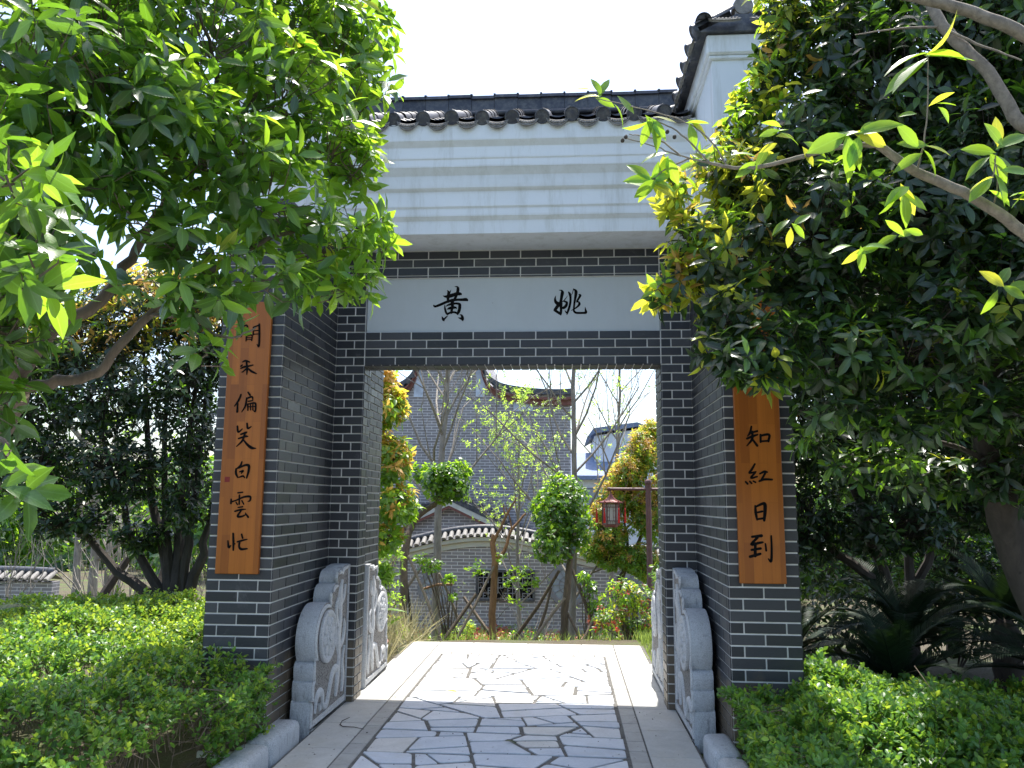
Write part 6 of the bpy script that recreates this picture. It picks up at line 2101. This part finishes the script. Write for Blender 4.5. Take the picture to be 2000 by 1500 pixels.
shrub(on(1.75, 2.9), [(1.419, 2.9, 0.656, 0.1, 0.2, 0.16), (1.439, 2.9, 0.278, 0.12, 0.2, 0.16), (1.554, 2.9, 0.495, 0.2, 0.25, 0.25)], 'small leaved green shrub close behind the right jamb', 1600, .055, ['leaf_bright', 'leaf_young', 'leaf'], [.5, .3, .2], 202, 0, TPL_MID)
shrub(on(-1.25, 5.6), [(-1.508, 5.6, 0.548, 0.2, 0.25, 0.1), (-1.281, 5.6, 0.371, 0.12, 0.2, 0.07), (-1.683, 5.6, 0.655, 0.12, 0.2, 0.08), (-1.202, 5.6, 0.121, 0.06, 0.12, 0.05)], 'leafy suckers around the foot of the tall leafless tree', 1100, .058, ['leaf_bright', 'leaf'], [.7, .3], 203, 0, TPL_ROUND)
shrub(on(.75, 6.2), [(0.795, 6.2, 0.194, 0.14, 0.2, 0.14), (0.869, 6.2, -0.066, 0.12, 0.2, 0.12), (0.682, 6.2, 0.341, 0.1, 0.2, 0.1)], 'bright green bush between the taller ball crowned tree and the red blossoms', 1300, .06, ['leaf_bright', 'leaf'], [.7, .3], 204, 0, TPL_ROUND)
shrub(on(-1.75, 3.6), [(-1.685, 3.6, 0.044, 0.16, 0.2, 0.12), (-1.537, 3.5, -0.085, 0.14, 0.2, 0.1), (-1.781, 3.5, -0.089, 0.16, 0.2, 0.1)], 'low yellow green bush with pink blossom left of the leaning stem', 1500, .05, ['fresh', 'leaf_bright', 'leaf_young'], [.4, .3, .3], 205, 5)
shrub(on(-1.05, 5.8), [(-1.082, 5.6, -0.396, 0.22, 0.25, 0.12), (-1.228, 5.6, -0.448, 0.16, 0.2, 0.1), (-0.985, 5.7, -0.318, 0.12, 0.2, 0.12)], 'lime green bush low between the props, left of the pollarded trunk', 1300, .045, ['fresh', 'leaf_young'], [.6, .4], 206)
shrub(on(-1.70, 2.3), [(-1.558, 3.2, 0.79, 0.12, 0.2, 0.16), (-1.565, 3.0, 0.494, 0.14, 0.2, 0.14), (-1.558, 3.4, 0.336, 0.12, 0.2, 0.1)], 'airy pale green bush under the yellow tipped osmanthus', 900, .05, ['leaf_bright', 'fresh'], [.6, .4], 207)
# long strap leaves by the path edge
e = empty('broadleaf_plant', on(-1.52, 2.2), 'plant with long broad strap leaves by the left edge of the path', 'plant')
rg = np.random.default_rng(208)
tb = leaf_tpl([0, .1, .35, .65, .88, 1], [.08, .3, .5, .45, .22, 0], .25, .35, .16)
for i, (dx, dy, dz, l) in enumerate(((.9, -.1, .35, .42), (.9, -.4, .05, .45), (-.3, -.5, .8, .5), (.5, .3, .8, .5), (.2, -.8, .5, .4))):
    R = frames(np.array([[dx, dy, dz]]), np.array([[0, -.2, 1.0]]), np.array([l]))
    me = leaves_mesh('leaf', tb, R, np.array([[-1.62, 2.15, -.02 + (.36 if i == 0 else 0)]]), M['leaf_bright'])
    link('leaf', me, e)
st = MB().tube([(-1.63, 2.16, -.1), (-1.62, 2.15, .35)], .010, 6)
st.build('stem', M['leaf'], e)
# terracotta pot lying at the path edge
pt = MB()
pt.lathe([(.001, 0), (.075, .002), (.078, .01), (.105, .17), (.118, .172), (.118, .205), (.108, .205), (.098, .17), (.07, .02), (.001, .018)], 24, (-1.36, 1.86, .07), (-.55, -.2, .62))
tag(pt.build('terracotta_pot', M['terracotta'], None, True), 'pinkish terracotta pot tipped over at the left edge of the path', 'pot')

# ---- lamp post and hanging lantern
lp = empty('lamp_post', on(1.64, 6.0), 'maroon lamp post with a side arm, right in the gate opening', 'lamp post')
mb = MB()
zb = gz(1.64, 6)
mb.lathe([(.07, zb - .1), (.07, zb + .12), (.045, zb + .16), (.042, 1.74), (.05, 1.745), (.055, 1.77), (.05, 1.80), (.03, 1.815), (.001, 1.82)], 14, (1.645, 6.0, 0))
mb.build('post', M['lamp_paint'], lp, True)
mb = MB()
mb.tube([(1.06, 6, 1.672), (2.25, 6, 1.672)], .022, 10)
mb.lathe([(.028, -.02), (.03, 0), (.028, .02)], 10, (1.06, 6, 1.672), (1, 0, 0))
mb.tube([(1.088, 6, 1.66), (1.088, 6, 1.60)], .010, 6)
mb.build('arm', M['lamp_paint'], lp, True)
def lantern(loc, label):
    x, y, z = loc
    e = empty('palace_lantern', (x, y, z - .5), label, 'lantern')
    hexp = lambda r, a0=0: [(x + r * math.cos(a0 + k * math.pi / 3), y + r * math.sin(a0 + k * math.pi / 3)) for k in range(6)]
    mb = MB()
    prof = [(.012, 0), (.03, -.03), (.05, -.06), (.10, -.10), (.175, -.125), (.175, -.14), (.12, -.142)]
    vs, fs = [], []
    for r, h in prof:
        vs += [(p[0], p[1], z + h) for p in hexp(r)]
    for i in range(len(prof) - 1):
        for k in range(6):
            fs.append((i * 6 + k, i * 6 + (k + 1) % 6, (i + 1) * 6 + (k + 1) % 6, (i + 1) * 6 + k))
    fs += [tuple(range(6)), tuple(range((len(prof) - 1) * 6, len(prof) * 6))]
    mb.add(vs, fs)
    for p in hexp(.175):
        d = np.array([p[0] - x, p[1] - y])
        mb.tube([(x + d[0] * .8, y + d[1] * .8, z - .115), (p[0], p[1], z - .13), (x + d[0] * 1.2, y + d[1] * 1.2, z - .105)], .007, 5)
    mb.build('lantern_roof', M['lamp_red'], e)
    fr = MB()
    pts = hexp(.125)
    for k in range(6):
        a, b = np.array(pts[k]), np.array(pts[(k + 1) % 6])
        fr.tube([(*a, z - .142), (*a, z - .46)], .009, 5)
        for h in (.155, .20, .40, .45):
            fr.tube([(*a, z - h), (*b, z - h)], .007, 4)
        for t in (.28, .72):
            q = a + (b - a) * t
            fr.tube([(*q, z - .20), (*q, z - .40)], .005, 4)
        q0, q1 = a + (b - a) * .28, a + (b - a) * .72
        for h in (.255, .345):
            fr.tube([(*a, z - h), (*q0, z - h)], .004, 4)
            fr.tube([(*q1, z - h), (*b, z - h)], .004, 4)
        for t in (.2, .4, .6, .8):
            q = a + (b - a) * t
            fr.tube([(*q, z - .155), (*q, z - .20)], .004, 4)
            fr.tube([(*q, z - .40), (*q, z - .45)], .004, 4)
    fr.build('cage_frame', M['lamp_paint'], e)
    ins = hexp(.116)
    for k in range(6):
        a, b = ins[k], ins[(k + 1) % 6]
        pm = MB()
        pm.add([(*a, z - .45), (*b, z - .45), (*b, z - .15), (*a, z - .15)], [(0, 1, 2, 3)])
        a2, b2 = hexp(.112)[k], hexp(.112)[(k + 1) % 6]
        pm.add([(*a2, z - .45), (*b2, z - .45), (*b2, z - .15), (*a2, z - .15)], [(0, 1, 2, 3)])
        pm.build('pane', M['frosted'], e)
    b = MB()
    vs = [(p[0], p[1], z - .462) for p in hexp(.13)] + [(p[0], p[1], z - .485) for p in hexp(.10)] + [(p[0], p[1], z - .46) for p in hexp(.13)]
    b.prism(hexp(.132), 2, z - .468, z - .455)
    b.prism(hexp(.10), 2, z - .495, z - .4685)
    b.build('lantern_base', M['lamp_red'], e)
    for p in hexp(.21):
        t = MB()
        t.tube([(p[0], p[1], z - .105), (p[0], p[1], z - .22)], .003, 4)
        t.lathe([(.001, -.215), (.011, -.225), (.011, -.245), (.006, -.25), (.014, -.30), (.018, -.43), (.001, -.432)], 8, (p[0], p[1], z))
        t.build('tassel', M['tassel'], e)
lantern((1.088, 6.0, 1.605), 'red hexagonal palace lantern with tassels, hanging from the lamp post arm')

# ---- far left: tiled garden wall, leafless shrubs
lw_ = empty('low_tiled_wall', (-9.5, 9.5, -1.4), 'low wall with pale tiled coping, far left behind the leafless shrubs', 'wall')
ty = (-10.237, 9.5, -0.108)
lt = lambda x: ty[2] - .28 + .04 * math.sin(x)
mb = MB()
mb.box((-14, 9.5, -1.5), ((-9.684, 9.5, -0.101)[0] - .1, 9.75, ty[2] - .06))
mb.build('brick_wall', M['farbrick'], lw_)
coping(lw_, -13.5, (-9.684, 9.5, -0.101)[0], 9.5, lt, .16, M['tile_pale'], 1.1)
rg = np.random.default_rng(301)
for i, (x, y, h, lab) in enumerate(((-5.6, 4.2, 1.9, 'leafless many stemmed shrub at the far left edge, before the tiled wall'), (-4.6, 4.8, 1.5, 'leafless shrub between the tiled wall and the dark osmanthus'),
                                    (-6.4, 6.2, 2.3, 'taller leafless shrub farther back at the left'), (-3.6, 5.2, 1.6, 'leafless shrub seen just left of the left pillar'), (-7.6, 5.0, 2.0, 'leafless shrub farthest to the left behind the hedge'),
                                    (-1.75, 7.6, 1.5, 'tangled leafless shrub before the garden wall, left of the lattice window'), (-.15, 7.9, 1.5, 'tangled leafless shrub before the lattice window'), (.95, 7.7, 1.6, 'tangled leafless shrub behind the taller ball crowned tree'))):
    e = empty('leafless_shrub', on(x, y), lab, 'shrub', 'leafless shrubs in the garden')
    mb = MB()
    tips = []
    b = np.array(on(x, y)) - [0, 0, .1]
    for k in range(9):
        az = k * 2.4
        bare_branches(mb, b + rg.normal(scale=.05, size=3) * [1, 1, 0], [math.cos(az) * .4, math.sin(az) * .4, 1], h * rg.uniform(.4, .6), .016, 2, rg, tips, .45, .4, 5, 4, (2, 4))
    mb.build('stems', M['bark_bare'], e)
    R, Q = place_tips([t for t in tips if rg.uniform() < .35], .35, .03, rg)
    link('buds', leaves_mesh('buds', TPL_SMALL, R, Q, M['fresh']), e, None, 'stuff')
GL = 'props under the left osmanthus'
pole((-4.186, 2.2, 0.856), (-4.395, 1.9, 0.243), 'thick dark prop leaning left, beside the left osmanthus trunk', GL, .045, 'bark_dark')
pole((-3.269, 1.2, 0.842), (-3.254, 0.9, 0.406), 'short dark prop right against the left osmanthus trunk', GL, .040, 'bark_dark')
pole((-5.113, 3.5, 0.453), (-5.34, 3.4, 0.071), 'pale prop crossing the thick dark one at the left', GL, .035)
for i, (x, Y, r) in enumerate((((-7.125, 6.0, 0.103)[0], 6.0, .07), ((-7.157, 6.5, 0.05)[0], 6.5, .09), ((-7.104, 6.8, 0.019)[0], 6.8, .06))):
    e = empty('young_tree', on(x, Y), ['thin grey trunk at the left, before the leafless shrubs', 'thicker grey trunk between two thin ones, far left', 'thin grey trunk nearest the osmanthus, far left'][i], 'tree', 'young trees on the left lawn')
    mb = MB()
    rgt = np.random.default_rng(400 + i)
    tips = []
    b = np.array(on(x, Y))
    st = limb(mb, [tuple(b - [0, 0, .1]), tuple(b + [.02, 0, 1.2]), tuple(b + [-.03, 0, 2.6]), tuple(b + [0, 0, 4.2])], r, r * .4, 8, 6, .006, rgt)
    for k in range(10):
        p = st[7 + k]
        az = k * 2.4
        bare_branches(mb, p, [math.cos(az), math.sin(az), .8], 1.1, r * .35, 1, rgt, tips, .5, .25, 5, 4, (3, 5))
    mb.build('trunk', M['bark_bare'], e, True)
    R, Q = place_tips(tips, .8, .07, rgt, (4, 6))
    link('crown', leaves_mesh('crown', TPL_SMALL, R, Q, M['leaf_bright']), e, None, 'stuff')

# ---- grass, ground cover, litter
def blades(n, region, h, lean, mat, seed, name, label, dens=None, wid=1.0):
    rg = np.random.default_rng(seed)
    P = []
    for (x0, x1, y0, y1, wgt) in region:
        m = int(n * wgt)
        P.append(np.stack([rg.uniform(x0, x1, m), rg.uniform(y0, y1, m)], 1))
    P = np.concatenate(P)
    clump = np.sin(P[:, 0] * 3.1 + 1.3 * np.sin(P[:, 1] * 2.3)) * np.sin(P[:, 1] * 2.7 + P[:, 0])
    P = P[rg.uniform(-1.2, 1, len(P)) < clump + .4]
    z = np.array([gz(a, b) for a, b in P])
    Q = np.concatenate([P, z[:, None] - .01], 1)
    d = rg.normal(scale=lean, size=Q.shape) + [0, 0, 1]
    nrm = rg.normal(size=Q.shape)
    l = h * rg.uniform(.5, 1.3, len(Q))
    R = frames(d, nrm, l, wid)
    o = link(name, leaves_mesh(name, TPL_BLADE, R, Q, M[mat]), None, None, 'stuff')
    tag(o, label)
blades(16000, [(-14, -1.9, 1.4, 6, .45), (-16, -2.4, 6, 12, .55)], .22, .35, 'grass', 501, 'lawn_grass', 'sunlit lawn grass behind the left hedge', wid=1.6)
blades(7000, [(-9, -1.9, 2, 9, .8), (-2.2, -1.25, 1.6, 4.0, .2)], .42, .45, 'straw', 502, 'dry_grass', 'tufts of dry straw coloured grass among the shrubs', wid=.7)
blades(5200, [(1.23, 2.2, .95, 4.2, 1)], .13, .3, 'grass', 503, 'verge_grass', 'bright grass verge along the right edge of the path', wid=1.6)
blades(9000, [(-3.2, 3.4, 3.4, 10.8, 1)], .14, .4, 'grass', 504, 'garden_grass', 'rough grass under the garden trees', wid=1.8)
rg = np.random.default_rng(505)
n = 2600
P = np.stack([rg.uniform(-3.2, 3.2, n), rg.uniform(8.2, 10.9, n)], 1)
Q = np.array([(a, b, gz(a, b) + rg.uniform(.02, .22)) for a, b in P])
R, Q, idx = rosettes(Q, np.tile([0, -.2, 1.0], (n, 1)) + rg.normal(scale=.3, size=(n, 3)), (4, 6), .08, rg)
mi = (np.sin(Q[:, 0] * 4) + rg.normal(scale=.5, size=len(Q)) > .1).astype(int) + (rg.uniform(size=len(Q)) < .2)
tag(link('ground_cover', leaves_mesh('ground_cover', TPL_SMALL, R, Q, [M['leaf_bright'], M['redleaf'], M['fresh']], np.clip(mi, 0, 2)), None, None, 'stuff'), 'low reddish and green bedding plants along the garden wall')

def woods(name, boxes, n, leaf, seed, label):
    rg = np.random.default_rng(seed)
    P, A = [], []
    for (x, y, z, rx, ry, rz) in boxes:
        p, a, _ = blob_points([(x, y, z, rx, ry, rz)], n, rg, .75)
        P.append(p)
        A.append(a)
    P, A = np.concatenate(P), np.concatenate(A)
    k = P[:, 2] > -1.4
    P, A = P[k], A[k]
    R, Q, idx = rosettes(P, unit(A + [0, 0, .4]), (4, 6), leaf, rg)
    mi = (rg.uniform(size=len(P))[idx] < .35).astype(int)
    tag(link(name, leaves_mesh(name, TPL_SMALL, R, Q, [M['leaf'], M['leaf_bright']], mi), None, None, 'stuff'), label)
rw = random.Random(4)
woods('far_woods', [(x, 24 + rw.uniform(-2, 6), rw.uniform(-.5, .8), rw.uniform(2.2, 3.4), 2, rw.uniform(2.0, 3.6)) for x in range(-34, -7, 2)]
      + [(x, 20 + rw.uniform(-2, 6), rw.uniform(-.5, .8), rw.uniform(2, 3), 2, rw.uniform(2.0, 3.2)) for x in range(8, 36, 2)], 95, .42, 601, 'far belt of trees closing the garden on both sides')

# ---- small things on the paving
lf = leaves_mesh('fallen_leaf', TPL_BIG[0], frames(np.array([[1, .25, .05]]), np.array([[.2, -.3, 1.0]]), np.array([.085])), np.array([(-0.509, 0.362, 0.012)]), M['leaf_orange'])
tag(link('fallen_leaf', lf), 'yellow fallen leaf lying on the sunlit flagstones', 'leaf')
lf = leaves_mesh('fallen_leaf', TPL_BIG[1], frames(np.array([[1, -.1, .05]]), np.array([[0, -.3, 1.0]]), np.array([.08])), np.array([(0.041, -0.908, 0.015)]), M['leaf_dark'])
tag(link('fallen_leaf', lf), 'dark curled leaf lying on the shaded flagstones', 'leaf')
tw_ = MB()
tw_.tube([(-1.041, -0.498, 0.02), (-1.082, -0.537, 0.006), (-1.072, -0.62, 0.005), (-1.038, -0.669, 0.006), (-0.962, -0.674, 0.006), (-0.888, -0.711, 0.005)], [.0018, .003, .0038, .003, .0025, .0015], 5)
tag(tw_.build('fallen_twig', M['bark_dark'], None, True), 'bent brown twig lying by the left guard stone', 'twig')
rg = np.random.default_rng(701)
n = 260
P = np.stack([rg.uniform(-1.18, 1.2, n), rg.uniform(-2.4, .4, n), np.full(n, .004)], 1)
R = frames(rg.normal(size=(n, 3)) * [1, 1, .1], np.tile([0, 0, 1.0], (n, 1)) + rg.normal(scale=.4, size=(n, 3)), rg.uniform(.006, .018, n))
tag(link('litter', leaves_mesh('litter', TPL_SMALL, R, P, M['bark_dark']), None, None, 'stuff'), 'dark seeds and crumbs scattered on the paving')
